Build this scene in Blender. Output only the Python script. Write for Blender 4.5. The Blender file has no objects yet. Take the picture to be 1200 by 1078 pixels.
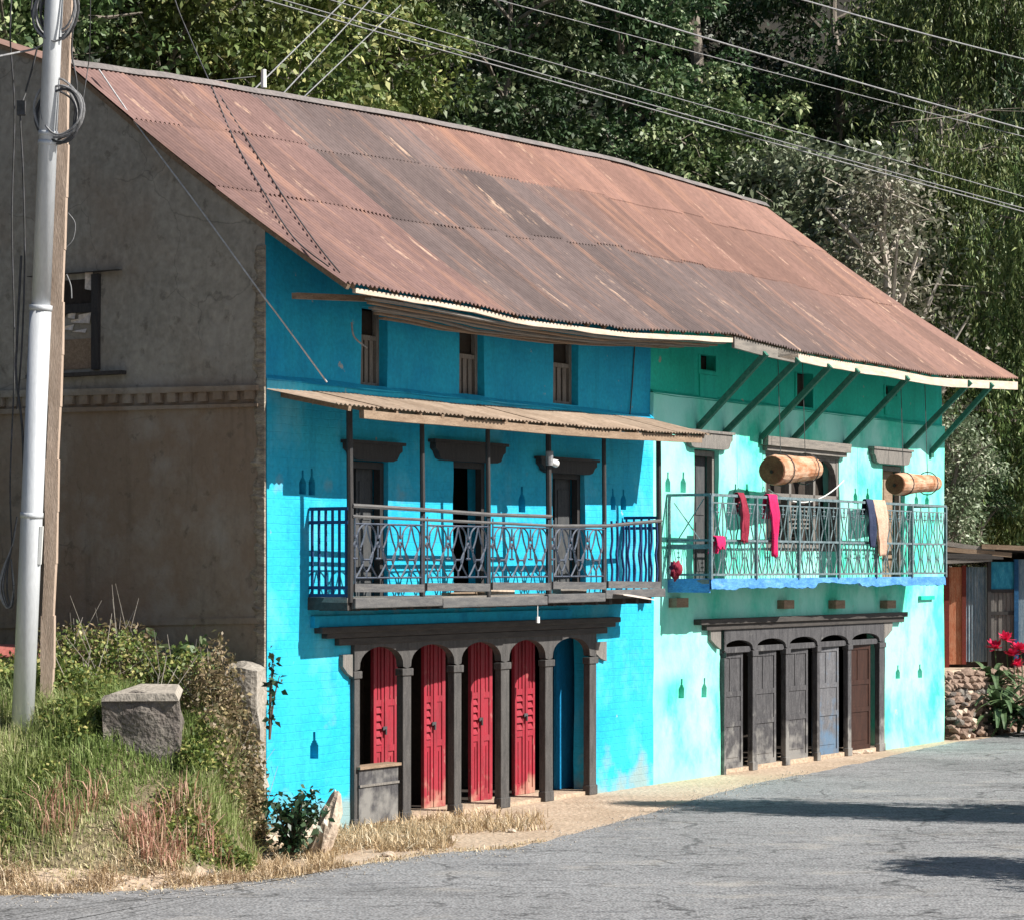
import bpy, math, random
import numpy as np
from mathutils import Vector, Matrix, noise as mnoise
random.seed(7)
RNG = np.random.default_rng(11)
C = bpy.context.scene.collection
scene = bpy.context.scene
# ---------------------------------------------------------------- measuring aids
FP, HC, HY = 3000.0, 2.8, 662.0
AX, AY = -2.516, 25.846                    # near corner of the house
UX, UY = 0.5308, 0.8475                    # along the facade
NX, NY = 0.8475, -0.5308                   # out of the facade
YAW = math.atan2(UY, UX)
def F(px, py, v=0.0):
    rx, ry, rz = (px-600)/FP, 1.0, (HY-py)/FP
    t = (v + AX*NX + AY*NY)/(rx*NX + ry*NY)
    X, Y = t*rx, t
    return ((X-AX)*UX+(Y-AY)*UY, HC+t*rz)
def FU(px, v=0.0): return F(px, 600, v)[0]
def S(px, py, u=0.0):
    rx, rz = (px-600)/FP, (HY-py)/FP
    t = (u + AX*UX + AY*UY)/(rx*UX + UY)
    return ((t*rx-AX)*NX+(t-AY)*NY, HC+t*rz)
def G(px, py, z=0.0):
    t = (HC-z)*FP/(py-HY)
    return ((px-600)/FP*t, t)
def PW(px, py, Y): return Vector(((px-600)/FP*Y, Y, HC+(HY-py)/FP*Y))
def W(u, v, z): return Vector((AX+UX*u+NX*v, AY+UY*u+NY*v, z))
def UV(X, Y): return ((X-AX)*UX+(Y-AY)*UY, (X-AX)*NX+(Y-AY)*NY)
def sstep(a, b, x):
    t = np.clip((np.asarray(x, float)-a)/(b-a), 0, 1)
    return t*t*(3-2*t)
# ---------------------------------------------------------------- materials
MATS = {}
def nd(nt, t, **kw):
    n = nt.nodes.new(t)
    for k, v in kw.items(): setattr(n, k, v)
    return n
def mat(name, c1, c2=None, c3=None, sc=2.0, stretch=(1,1,1), fine=30.0, fine_amt=0.25, rough=0.85, bump=0.15,
        bdist=0.01, metal=0.0, trans=0.0, attr=None, brick=False, contrast=(0.35,0.65), spec=0.3, extra=None, emit=None):
    if name in MATS: return MATS[name]
    m = bpy.data.materials.new(name); m.use_nodes = True
    nt = m.node_tree; nt.nodes.clear(); L = nt.links
    out = nd(nt, 'ShaderNodeOutputMaterial'); b = nd(nt, 'ShaderNodeBsdfPrincipled')
    L.new(b.outputs[0], out.inputs[0])
    b.inputs['Roughness'].default_value = rough; b.inputs['Metallic'].default_value = metal
    b.inputs['Specular IOR Level'].default_value = spec
    tc = nd(nt, 'ShaderNodeTexCoord'); mp = nd(nt, 'ShaderNodeMapping')
    mp.inputs['Scale'].default_value = stretch
    L.new(tc.outputs['Object'], mp.inputs['Vector'])
    c2 = c2 or tuple(x*0.8 for x in c1)
    n1 = nd(nt, 'ShaderNodeTexNoise'); n1.inputs['Scale'].default_value = sc; n1.inputs['Detail'].default_value = 6
    n1.inputs['Roughness'].default_value = 0.6
    L.new(mp.outputs[0], n1.inputs['Vector'])
    r = nd(nt, 'ShaderNodeValToRGB'); e = r.color_ramp.elements
    e[0].position, e[1].position = contrast
    e[0].color, e[1].color = (*c1, 1), (*c2, 1)
    if c3:
        x = e.new(min(0.98, contrast[1]+0.12)); x.color = (*c3, 1)
    L.new(n1.outputs['Fac'], r.inputs['Fac'])
    col = r.outputs['Color']
    n2 = nd(nt, 'ShaderNodeTexNoise'); n2.inputs['Scale'].default_value = fine; n2.inputs['Detail'].default_value = 4
    L.new(mp.outputs[0], n2.inputs['Vector'])
    mr = nd(nt, 'ShaderNodeMapRange'); mr.inputs['From Min'].default_value = .3; mr.inputs['From Max'].default_value = .7
    mr.inputs['To Min'].default_value = 1-fine_amt; mr.inputs['To Max'].default_value = 1+fine_amt*.6
    L.new(n2.outputs['Fac'], mr.inputs['Value'])
    mx = nd(nt, 'ShaderNodeVectorMath', operation='SCALE')
    L.new(col, mx.inputs[0]); L.new(mr.outputs[0], mx.inputs['Scale'])
    col = mx.outputs[0]
    if attr:
        at = nd(nt, 'ShaderNodeAttribute', attribute_name=attr)
        m2 = nd(nt, 'ShaderNodeVectorMath', operation='MULTIPLY')
        L.new(col, m2.inputs[0]); L.new(at.outputs['Vector'], m2.inputs[1]); col = m2.outputs[0]
    hgt = n2.outputs['Fac']
    if brick:
        sx = nd(nt, 'ShaderNodeSeparateXYZ'); cx = nd(nt, 'ShaderNodeCombineXYZ')
        L.new(tc.outputs['Object'], sx.inputs[0]); L.new(sx.outputs['X'], cx.inputs[0]); L.new(sx.outputs['Z'], cx.inputs[1])
        n3 = nd(nt, 'ShaderNodeTexNoise'); n3.inputs['Scale'].default_value = 3.0
        L.new(tc.outputs['Object'], n3.inputs['Vector'])
        ad = nd(nt, 'ShaderNodeVectorMath', operation='MULTIPLY_ADD')
        L.new(n3.outputs['Color'], ad.inputs[0]); ad.inputs[1].default_value = (.03,.03,.03); L.new(cx.outputs[0], ad.inputs[2])
        bt = nd(nt, 'ShaderNodeTexBrick'); bt.inputs['Scale'].default_value = 1.0
        bt.inputs['Brick Width'].default_value = .24; bt.inputs['Row Height'].default_value = .085
        bt.inputs['Mortar Size'].default_value = .006; bt.inputs['Mortar Smooth'].default_value = .6
        L.new(ad.outputs[0], bt.inputs['Vector'])
        mm = nd(nt, 'ShaderNodeMath', operation='MULTIPLY_ADD')
        mm.inputs[1].default_value = -0.4; L.new(bt.outputs['Fac'], mm.inputs[0]); L.new(n2.outputs['Fac'], mm.inputs[2])
        hgt = mm.outputs[0]
    if extra: col, hgt = extra(nt, tc, col, hgt)
    L.new(col, b.inputs['Base Color'])
    if bump:
        bp = nd(nt, 'ShaderNodeBump'); bp.inputs['Strength'].default_value = bump; bp.inputs['Distance'].default_value = bdist
        L.new(hgt, bp.inputs['Height']); L.new(bp.outputs[0], b.inputs['Normal'])
    if trans:
        tr = nd(nt, 'ShaderNodeBsdfTranslucent'); ms = nd(nt, 'ShaderNodeMixShader'); ms.inputs[0].default_value = trans
        L.new(col, tr.inputs['Color']); L.new(b.outputs[0], ms.inputs[1]); L.new(tr.outputs[0], ms.inputs[2])
        L.new(ms.outputs[0], out.inputs[0])
    if emit: b.inputs['Emission Color'].default_value = (*emit[0],1); b.inputs['Emission Strength'].default_value = emit[1]
    MATS[name] = m
    return m
def base_stain(zlo, zhi, colr, scl=1.3, amt=1.0, th=(.45,.6), axis='Z'):
    def f(nt, tc, col, hgt):
        L = nt.links
        sx = nd(nt, 'ShaderNodeSeparateXYZ'); L.new(tc.outputs['Object'], sx.inputs[0])
        mr = nd(nt, 'ShaderNodeMapRange'); mr.inputs['From Min'].default_value = zhi; mr.inputs['From Max'].default_value = zlo
        mr.inputs['To Max'].default_value = .35
        L.new(sx.outputs[axis], mr.inputs['Value'])
        n = nd(nt, 'ShaderNodeTexNoise'); n.inputs['Scale'].default_value = scl; n.inputs['Detail'].default_value = 7
        L.new(tc.outputs['Object'], n.inputs['Vector'])
        a = nd(nt, 'ShaderNodeMath', operation='ADD'); L.new(mr.outputs[0], a.inputs[0]); L.new(n.outputs['Fac'], a.inputs[1])
        r = nd(nt, 'ShaderNodeMapRange'); r.inputs['From Min'].default_value = th[0]+.2; r.inputs['From Max'].default_value = th[1]+.25
        r.inputs['To Max'].default_value = amt
        L.new(a.outputs[0], r.inputs['Value'])
        mx = nd(nt, 'ShaderNodeMix', data_type='RGBA'); L.new(r.outputs[0], mx.inputs[0])
        L.new(col, mx.inputs[6]); mx.inputs[7].default_value = (*colr, 1)
        return mx.outputs[2], hgt
    return f
def chain(*fs):
    def f(nt, tc, col, hgt):
        for g in fs: col, hgt = g(nt, tc, col, hgt)
        return col, hgt
    return f
def mask_mix(scale, stretch, lo, hi, colr, amt, loc=(0,0,0), mul=False, detail=8, rel=.65):
    def f(nt, tc, col, hgt):
        L = nt.links
        mp = nd(nt, 'ShaderNodeMapping'); mp.inputs['Scale'].default_value = stretch; mp.inputs['Location'].default_value = loc; L.new(tc.outputs['Object'], mp.inputs['Vector'])
        n = nd(nt, 'ShaderNodeTexNoise'); n.inputs['Scale'].default_value = scale; n.inputs['Detail'].default_value = detail; n.inputs['Roughness'].default_value = rel
        L.new(mp.outputs[0], n.inputs['Vector'])
        r_ = nd(nt, 'ShaderNodeMapRange'); r_.inputs['From Min'].default_value = lo; r_.inputs['From Max'].default_value = hi; r_.inputs['To Max'].default_value = amt
        L.new(n.outputs['Fac'], r_.inputs['Value'])
        mx = nd(nt, 'ShaderNodeMix', data_type='RGBA'); 
        if mul: mx.blend_type = 'MULTIPLY'
        L.new(r_.outputs[0], mx.inputs[0]); L.new(col, mx.inputs[6]); mx.inputs[7].default_value = (*colr, 1)
        return mx.outputs[2], hgt
    return f
STREAK = mask_mix(1.6, (3.5,3.5,.35), .52, .74, (.60,.66,.68), .7, mul=True)
CHIP = mask_mix(3.2, (1,1,1), .665, .69, (.40,.36,.30), .8, (5,1,2))
PALE = mask_mix(1.1, (1,1,.8), .54, .72, (.22,.62,.72), .45, (1,8,3))
def cracks(nt, tc, col, hgt, lo=.5, wd=.016, sc=.42):
    L = nt.links
    n = nd(nt, 'ShaderNodeTexNoise'); n.inputs['Scale'].default_value = 1.8; n.inputs['Detail'].default_value = 6; L.new(tc.outputs['Object'], n.inputs['Vector'])
    ad = nd(nt, 'ShaderNodeVectorMath', operation='MULTIPLY_ADD'); ad.inputs[1].default_value = (.9,.9,0); L.new(n.outputs['Color'], ad.inputs[0]); L.new(tc.outputs['Object'], ad.inputs[2])
    v = nd(nt, 'ShaderNodeTexVoronoi', feature='DISTANCE_TO_EDGE'); v.inputs['Scale'].default_value = sc; L.new(ad.outputs[0], v.inputs['Vector'])
    c = nd(nt, 'ShaderNodeMapRange'); c.inputs['From Min'].default_value = wd*.25; c.inputs['From Max'].default_value = wd; c.inputs['To Min'].default_value = lo; L.new(v.outputs['Distance'], c.inputs['Value'])
    nm = nd(nt, 'ShaderNodeTexNoise'); nm.inputs['Scale'].default_value = .55; L.new(tc.outputs['Object'], nm.inputs['Vector'])
    km = nd(nt, 'ShaderNodeMapRange'); km.inputs['From Min'].default_value = .47; km.inputs['From Max'].default_value = .56; km.inputs['To Min'].default_value = 1; km.inputs['To Max'].default_value = 0; L.new(nm.outputs['Fac'], km.inputs['Value'])
    mxm = nd(nt, 'ShaderNodeMath', operation='MAXIMUM'); L.new(c.outputs[0], mxm.inputs[0]); L.new(km.outputs[0], mxm.inputs[1])
    s2 = nd(nt, 'ShaderNodeVectorMath', operation='SCALE'); L.new(col, s2.inputs[0]); L.new(mxm.outputs[0], s2.inputs['Scale'])
    return s2.outputs[0], hgt
M_BLUE = mat('blue_limewash', (.010,.38,.61), (.030,.47,.66), (.004,.32,.56), sc=1.4, fine=22, fine_amt=.12, bump=.55, bdist=.012, brick=True,
             extra=chain(PALE, STREAK, CHIP, base_stain(0.0, .7, (.30,.33,.28), 2.4, .75)))
M_BLUE_UP = mat('blue_limewash_shaded', (.004,.29,.52), (.010,.38,.60), (.0,.24,.48), sc=1.6, fine=22, fine_amt=.12, bump=.5, bdist=.012, extra=chain(STREAK, CHIP))  # darker copy of the blue limewash; eave shade put into the colour
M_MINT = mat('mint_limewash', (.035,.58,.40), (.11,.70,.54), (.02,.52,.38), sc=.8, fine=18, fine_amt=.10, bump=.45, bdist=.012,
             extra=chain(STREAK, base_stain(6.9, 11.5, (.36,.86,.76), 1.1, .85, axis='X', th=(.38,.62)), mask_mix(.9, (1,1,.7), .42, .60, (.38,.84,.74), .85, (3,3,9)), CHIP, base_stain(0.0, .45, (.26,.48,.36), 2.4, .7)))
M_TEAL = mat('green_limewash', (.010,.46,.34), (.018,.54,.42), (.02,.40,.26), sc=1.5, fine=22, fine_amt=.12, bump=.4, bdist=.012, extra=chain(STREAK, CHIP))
M_MUD = mat('mud_plaster', (.29,.265,.225), (.37,.335,.285), (.22,.185,.15), sc=1.1, fine=14, fine_amt=.22, bump=.7, bdist=.015, contrast=(.3,.7),
            extra=chain(base_stain(4.5, 4.75, (.235,.155,.10), .8, .75, (.3,.6)), mask_mix(1.3, (1,1,1), .52, .68, (.36,.33,.29), .55, (2,2,2)), mask_mix(5, (1,1,1), .60, .68, (.10,.08,.06), .5, (4,2,8)), mask_mix(2.0, (3,3,.3), .55, .75, (.6,.6,.6), .6, (1,2,3), mul=True), lambda a,b,c,d: cracks(a,b,c,d,.72,.007,.7)))
M_RAW = mat('raw_mud_edge', (.42,.36,.28), (.22,.18,.14), sc=6, stretch=(1,1,3), fine=30, bump=.8, bdist=.02)
M_DARKW = mat('dark_painted_wood', (.035,.033,.034), (.055,.050,.048), (.02,.02,.022), sc=4, stretch=(6,6,1), fine=40, fine_amt=.35, bump=.4, bdist=.004, rough=.7)
M_ARC = mat('grey_arcade_wood', (.060,.057,.056), (.10,.094,.090), (.035,.034,.034), sc=4, stretch=(6,6,1), fine=40, fine_amt=.4, bump=.5, bdist=.005, rough=.75)
M_DARKB = mat('dark_beam_wood', (.045,.040,.038), (.075,.066,.060), (.025,.022,.022), sc=4, stretch=(1,6,6), fine=40, fine_amt=.35, bump=.4, bdist=.004, rough=.75)
M_GREYW = mat('weathered_grey_wood', (.15,.14,.13), (.24,.22,.20), (.09,.08,.075), sc=5, stretch=(6,6,1), fine=45, fine_amt=.35, bump=.5, bdist=.004)
M_GREYH = mat('weathered_grey_wood_horizontal', (.17,.155,.14), (.27,.24,.21), (.09,.08,.07), sc=4, stretch=(1,7,7), fine=45, fine_amt=.35, bump=.5, bdist=.004)
M_PALEW = mat('pale_bare_wood', (.50,.40,.31), (.66,.55,.45), (.30,.23,.18), sc=3, stretch=(1,6,6), fine=35, fine_amt=.2, bump=.3, bdist=.004)
M_BROWNW = mat('brown_bare_wood', (.22,.15,.10), (.32,.23,.16), (.14,.09,.06), sc=5, stretch=(1,5,5), fine=35, fine_amt=.3, bump=.4, bdist=.004)
M_RED = mat('red_door_paint', (.34,.022,.040), (.29,.035,.05), (.24,.05,.045), sc=5, stretch=(4,4,1), fine=30, fine_amt=.15, bump=.2, bdist=.003, rough=.55,
            extra=chain(mask_mix(7, (2,2,.6), .62, .70, (.45,.24,.20), .7), mask_mix(3, (3,3,.4), .5, .7, (.55,.5,.5), .7, mul=True), base_stain(0.0, .45, (.42,.26,.19), 4, .8)))
M_BROWND = mat('brown_door_paint', (.030,.012,.008), (.05,.02,.013), sc=5, stretch=(4,4,1), fine=30, bump=.2, bdist=.003, rough=.6)
M_GREYD = mat('worn_grey_door', (.048,.047,.051), (.095,.092,.096), (.028,.027,.027), sc=5, stretch=(5,5,1), fine=40, fine_amt=.4, bump=.5, bdist=.005,
              extra=base_stain(.0, .9, (.30,.29,.27), 5, .6))
M_GREYDB = mat('worn_grey_blue_door', (.10,.10,.11), (.16,.16,.17), sc=5, stretch=(5,5,1), fine=40, fine_amt=.4, bump=.5, bdist=.005,
              extra=base_stain(.0, 1.0, (.09,.17,.27), 5, .75, (.38,.6)))
M_BLUED = mat('deep_blue_door', (.004,.16,.34), (.008,.20,.40), sc=4, stretch=(3,3,1), fine=30, bump=.2, bdist=.003, rough=.6)
M_INT = mat('dark_interior_shade', (.030,.022,.018), (.045,.035,.028), sc=3, fine=20, bump=.2)  # near-black brown; darkness of unlit rooms and holes put into the colour
M_IRON = mat('painted_grey_iron', (.055,.07,.10), (.09,.105,.14), (.13,.09,.07), sc=12, fine=40, bump=.2, bdist=.002, rough=.6, metal=.0)
M_IRONB = mat('dark_blue_iron', (.010,.035,.12), (.02,.05,.15), sc=12, fine=40, bump=.2, bdist=.002, rough=.6)
M_IRONT = mat('pale_turquoise_iron', (.095,.14,.155), (.18,.24,.26), (.15,.11,.09), sc=10, fine=40, bump=.2, bdist=.002, rough=.6)
M_BLUEFASC = mat('faded_blue_edge', (.05,.20,.50), (.12,.34,.62), (.26,.30,.32), sc=5, stretch=(1,1,3), fine=30, fine_amt=.3, bump=.4, bdist=.006)
M_GREYR = mat('dark_grey_rail_wood', (.085,.085,.09), (.15,.145,.14), (.05,.05,.052), sc=4, stretch=(1,7,7), fine=45, fine_amt=.35, bump=.5, bdist=.004)
M_RIDGE = mat('grey_ridge_metal', (.15,.135,.13), (.22,.19,.18), (.20,.12,.10), sc=3, fine=25, bump=.3, rough=.7)
def rusty(nt, tc, col, hgt):
    L = nt.links
    mp = nd(nt, 'ShaderNodeMapping'); mp.inputs['Scale'].default_value = (2.4, .22, .22); L.new(tc.outputs['Object'], mp.inputs['Vector'])
    n = nd(nt, 'ShaderNodeTexNoise'); n.inputs['Scale'].default_value = 1.4; n.inputs['Detail'].default_value = 8; n.inputs['Roughness'].default_value = .7
    L.new(mp.outputs[0], n.inputs['Vector'])
    r = nd(nt, 'ShaderNodeMapRange'); r.inputs['From Min'].default_value = .52; r.inputs['From Max'].default_value = .68; r.inputs['To Max'].default_value = .5
    L.new(n.outputs['Fac'], r.inputs['Value'])
    mx = nd(nt, 'ShaderNodeMix', data_type='RGBA'); L.new(r.outputs[0], mx.inputs[0]); L.new(col, mx.inputs[6]); mx.inputs[7].default_value = (.43,.23,.15,1)
    n4 = nd(nt, 'ShaderNodeTexNoise'); n4.inputs['Scale'].default_value = 2.6; n4.inputs['Detail'].default_value = 10; n4.inputs['Roughness'].default_value = .75
    mp4 = nd(nt, 'ShaderNodeMapping'); mp4.inputs['Scale'].default_value = (1.6, .28, .28); mp4.inputs['Location'].default_value = (7,3,1); L.new(tc.outputs['Object'], mp4.inputs['Vector'])
    L.new(mp4.outputs[0], n4.inputs['Vector'])
    r4 = nd(nt, 'ShaderNodeMapRange'); r4.inputs['From Min'].default_value = .60; r4.inputs['From Max'].default_value = .68; r4.inputs['To Max'].default_value = .8
    L.new(n4.outputs['Fac'], r4.inputs['Value'])
    m4 = nd(nt, 'ShaderNodeMix', data_type='RGBA'); L.new(r4.outputs[0], m4.inputs[0]); L.new(mx.outputs[2], m4.inputs[6]); m4.inputs[7].default_value = (.62,.42,.30,1)
    return m4.outputs[2], hgt
M_ROOF = mat('rusty_corrugated_iron', (.200,.128,.110), (.255,.165,.140), (.155,.115,.103), sc=1.2, stretch=(2,.6,.6), fine=16, fine_amt=.18, bump=.25, bdist=.006, rough=.72,
             attr='tone', extra=rusty)
M_ROOF2 = mat('rusty_pale_iron', (.30,.225,.17), (.42,.33,.26), (.20,.13,.09), sc=1.6, stretch=(2,.8,.8), fine=18, fine_amt=.2, bump=.25, rough=.7, attr='tone')
M_REDTIN = mat('red_tin', (.36,.10,.085), (.45,.17,.14), sc=3, fine=20, rough=.6)
M_STEEL = mat('galvanised_pole', (.56,.58,.60), (.64,.66,.68), (.48,.49,.50), sc=2, stretch=(3,3,.7), fine=20, fine_amt=.08, bump=.1, rough=.45, metal=.25, spec=.5)
M_POLEW = mat('old_timber_pole', (.40,.30,.23), (.50,.39,.31), (.28,.20,.15), sc=4, stretch=(5,5,.7), fine=30, fine_amt=.25, bump=.5, bdist=.008)
M_CABLE = mat('black_cable', (.05,.05,.045), (.09,.09,.10), sc=8, rough=.6, bump=0)
M_WIREP = mat('pale_wire', (.45,.45,.45), (.55,.55,.55), sc=8, rough=.5, bump=0)
M_CABLEG = mat('grey_cable', (.20,.20,.21), (.30,.30,.30), sc=8, rough=.6, bump=0)
M_CONC = mat('mossy_concrete', (.30,.27,.23), (.38,.34,.29), (.12,.10,.085), sc=3.5, fine=25, fine_amt=.3, bump=.8, bdist=.02)
M_CONCD = mat('dark_weathered_concrete', (.12,.10,.09), (.20,.18,.155), (.06,.05,.045), sc=4.5, fine=25, fine_amt=.35, bump=1.0, bdist=.03)
M_STONE = mat('tan_stone', (.46,.36,.28), (.58,.48,.38), (.30,.21,.17), sc=4, fine=25, fine_amt=.25, bump=.7, bdist=.02)
M_LOG = mat('pale_peeled_log', (.38,.16,.075), (.58,.38,.26), (.26,.09,.04), sc=3, stretch=(1,3,3), fine=20, fine_amt=.2, bump=.4, contrast=(.4,.62))
M_LOGEND = mat('sawn_log_end', (.15,.06,.03), (.22,.10,.05), sc=6, fine=40, bump=.4)
M_PINK = mat('pink_cloth', (.75,.03,.16), (.62,.02,.12), sc=5, fine=60, bump=.1, rough=.9, trans=.2)
M_DRED = mat('dark_red_cloth', (.20,.012,.03), (.30,.03,.06), sc=7, fine=60, bump=.1, rough=.9)
M_PEACH = mat('peach_cloth', (.66,.42,.30), (.74,.52,.40), sc=5, fine=60, bump=.1, rough=.9, trans=.2)
M_NAVY = mat('navy_cloth', (.02,.03,.07), (.04,.05,.10), sc=5, fine=60, bump=.1, rough=.9)
M_WHITE = mat('white_plastic', (.75,.75,.72), (.70,.70,.68), fine_amt=.05, bump=0, rough=.4)
M_SHEETW = mat('white_sheet', (.70,.62,.56), (.60,.50,.44), sc=5, bump=.2)
def asph(nt, tc, col, hgt):
    L = nt.links
    v = nd(nt, 'ShaderNodeTexVoronoi'); v.inputs['Scale'].default_value = 38; L.new(tc.outputs['Object'], v.inputs['Vector'])
    mr = nd(nt, 'ShaderNodeMapRange'); mr.inputs['To Min'].default_value = 1.5; mr.inputs['To Max'].default_value = .55; mr.inputs['From Max'].default_value = .8
    L.new(v.outputs['Distance'], mr.inputs['Value'])
    s = nd(nt, 'ShaderNodeVectorMath', operation='SCALE'); L.new(col, s.inputs[0]); L.new(mr.outputs[0], s.inputs['Scale'])
    # cracks
    n = nd(nt, 'ShaderNodeTexNoise'); n.inputs['Scale'].default_value = 1.1; n.inputs['Detail'].default_value = 6
    mp = nd(nt, 'ShaderNodeMapping'); mp.inputs['Scale'].default_value = (.45, .8, 1); L.new(tc.outputs['Object'], mp.inputs['Vector']); L.new(mp.outputs[0], n.inputs['Vector'])
    a = nd(nt, 'ShaderNodeMath', operation='SUBTRACT'); a.inputs[1].default_value = .5; L.new(n.outputs['Fac'], a.inputs[0])
    b = nd(nt, 'ShaderNodeMath', operation='ABSOLUTE'); L.new(a.outputs[0], b.inputs[0])
    c = nd(nt, 'ShaderNodeMapRange'); c.inputs['From Min'].default_value = .0; c.inputs['From Max'].default_value = .009; c.inputs['To Min'].default_value = .45
    c.inputs['To Max'].default_value = 1.0
    L.new(b.outputs[0], c.inputs['Value'])
    # pale dust toward patches
    s2 = nd(nt, 'ShaderNodeVectorMath', operation='SCALE'); L.new(s.outputs[0], s2.inputs[0]); L.new(c.outputs[0], s2.inputs['Scale'])
    n5 = nd(nt, 'ShaderNodeTexNoise'); n5.inputs['Scale'].default_value = .5; n5.inputs['Detail'].default_value = 5
    mp5 = nd(nt, 'ShaderNodeMapping'); mp5.inputs['Scale'].default_value = (.35, 1, 1); mp5.inputs['Rotation'].default_value = (0,0,-.5)
    L.new(tc.outputs['Object'], mp5.inputs['Vector']); L.new(mp5.outputs[0], n5.inputs['Vector'])
    c5 = nd(nt, 'ShaderNodeMapRange'); c5.inputs['From Min'].default_value = .56; c5.inputs['From Max'].default_value = .60; c5.inputs['To Min'].default_value = 1; c5.inputs['To Max'].default_value = .84
    L.new(n5.outputs['Fac'], c5.inputs['Value'])
    s3 = nd(nt, 'ShaderNodeVectorMath', operation='SCALE'); L.new(s2.outputs[0], s3.inputs[0]); L.new(c5.outputs[0], s3.inputs['Scale'])
    return s3.outputs[0], v.outputs['Distance']
M_ASPH = mat('worn_asphalt', (.228,.228,.232), (.275,.275,.28), (.20,.20,.205), sc=.7, fine=9, fine_amt=.14, bump=.5, bdist=.01, rough=.85, extra=chain(asph, mask_mix(2.2, (.5,1.2,1), .60, .63, (.62,.62,.64), .8, (3,1,0), mul=True), mask_mix(6, (.25,1.5,1), .60, .70, (.7,.7,.7), .7, (9,1,0), mul=True), mask_mix(1.2, (.6,1,1), .56, .70, (.40,.37,.33), .5, (1,4,0)), cracks, mask_mix(14, (1,1,1), .62, .68, (.5,.5,.5), .6, (2,7,0), mul=True)))
M_DIRT = mat('dry_earth', (.40,.30,.215), (.50,.39,.29), (.30,.22,.15), sc=1.5, fine=18, fine_amt=.3, bump=.8, bdist=.03)
M_SOIL = mat('hill_soil', (.010,.009,.006), (.020,.017,.010), sc=.8, fine=5, bump=.8, bdist=.1)  # near-black soil; shade of the forest gaps is in the colour
def leafmat(name, c1, c2, c3=None, rough=.5, trans=.3, spec=.4):
    if name in MATS: return MATS[name]
    m = bpy.data.materials.new(name); m.use_nodes = True
    nt = m.node_tree; nt.nodes.clear(); L = nt.links
    out = nd(nt, 'ShaderNodeOutputMaterial'); b = nd(nt, 'ShaderNodeBsdfPrincipled')
    at = nd(nt, 'ShaderNodeAttribute', attribute_name='rnd')
    r = nd(nt, 'ShaderNodeValToRGB'); e = r.color_ramp.elements
    e[0].color = (*c1,1); e[1].color = (*c2,1); e[0].position = .1; e[1].position = .72
    if c3: x = e.new(.97); x.color = (*c3,1)
    L.new(at.outputs['Fac'], r.inputs[0])
    oi = nd(nt, 'ShaderNodeObjectInfo'); hs = nd(nt, 'ShaderNodeHueSaturation')
    m1 = nd(nt, 'ShaderNodeMapRange'); m1.inputs['To Min'].default_value = .485; m1.inputs['To Max'].default_value = .515
    m2 = nd(nt, 'ShaderNodeMapRange'); m2.inputs['To Min'].default_value = .8; m2.inputs['To Max'].default_value = 1.2
    L.new(oi.outputs['Random'], m1.inputs['Value']); L.new(oi.outputs['Random'], m2.inputs['Value'])
    L.new(m1.outputs[0], hs.inputs['Hue']); L.new(m2.outputs[0], hs.inputs['Value']); L.new(r.outputs[0], hs.inputs['Color'])
    L.new(hs.outputs[0], b.inputs['Base Color']); b.inputs['Roughness'].default_value = rough; b.inputs['Specular IOR Level'].default_value = spec
    tr = nd(nt, 'ShaderNodeBsdfTranslucent'); ms = nd(nt, 'ShaderNodeMixShader'); ms.inputs[0].default_value = trans
    L.new(hs.outputs[0], tr.inputs[0]); L.new(b.outputs[0], ms.inputs[1]); L.new(tr.outputs[0], ms.inputs[2]); L.new(ms.outputs[0], out.inputs[0])
    MATS[name] = m; return m
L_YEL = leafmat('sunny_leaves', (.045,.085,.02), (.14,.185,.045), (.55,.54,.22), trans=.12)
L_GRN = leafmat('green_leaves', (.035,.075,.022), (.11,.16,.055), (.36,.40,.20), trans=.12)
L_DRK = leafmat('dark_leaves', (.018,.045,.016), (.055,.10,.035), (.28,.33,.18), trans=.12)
L_WIL = leafmat('hanging_leaves', (.04,.08,.02), (.11,.15,.04), (.32,.35,.14), trans=.12)
L_PAL = leafmat('pale_leaves', (.10,.14,.07), (.22,.26,.16), (.50,.50,.38), trans=.12)
L_DRY = leafmat('dry_leaves', (.15,.16,.10), (.30,.30,.21), (.52,.48,.38), trans=.12)
L_GRS = leafmat('grass_blades', (.20,.27,.08), (.38,.42,.18), (.66,.58,.38), trans=.35, spec=.25)
L_STR = leafmat('straw', (.34,.25,.14), (.60,.46,.28), (.76,.66,.48), trans=.15, spec=.2)
L_RGR = leafmat('reddish_grass', (.42,.20,.16), (.55,.33,.26), (.55,.45,.30), trans=.3, spec=.2)
L_WEED = leafmat('weed_leaves', (.09,.15,.04), (.22,.28,.07), (.52,.48,.18), trans=.3)
L_DKB = leafmat('glossy_dark_leaves', (.012,.035,.015), (.03,.07,.03), (.10,.15,.08), trans=.1, rough=.35)
L_VINE = leafmat('vine_leaves', (.07,.13,.05), (.14,.22,.09), (.30,.36,.20), trans=.2)
L_PNK = leafmat('pink_bracts', (.60,.02,.06), (.75,.05,.13), (.85,.30,.35), trans=.3)
M_BARK = mat('grey_bark', (.20,.17,.14), (.30,.26,.22), sc=4, stretch=(3,3,.6), fine=25, bump=.8, bdist=.03)
M_BARKD = mat('dark_bark', (.09,.07,.045), (.14,.11,.09), sc=4, stretch=(3,3,.6), fine=25, bump=.8, bdist=.03)
M_TWIG = mat('pale_twigs', (.42,.37,.31), (.54,.48,.42), sc=4, fine=25, bump=.2)
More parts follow.
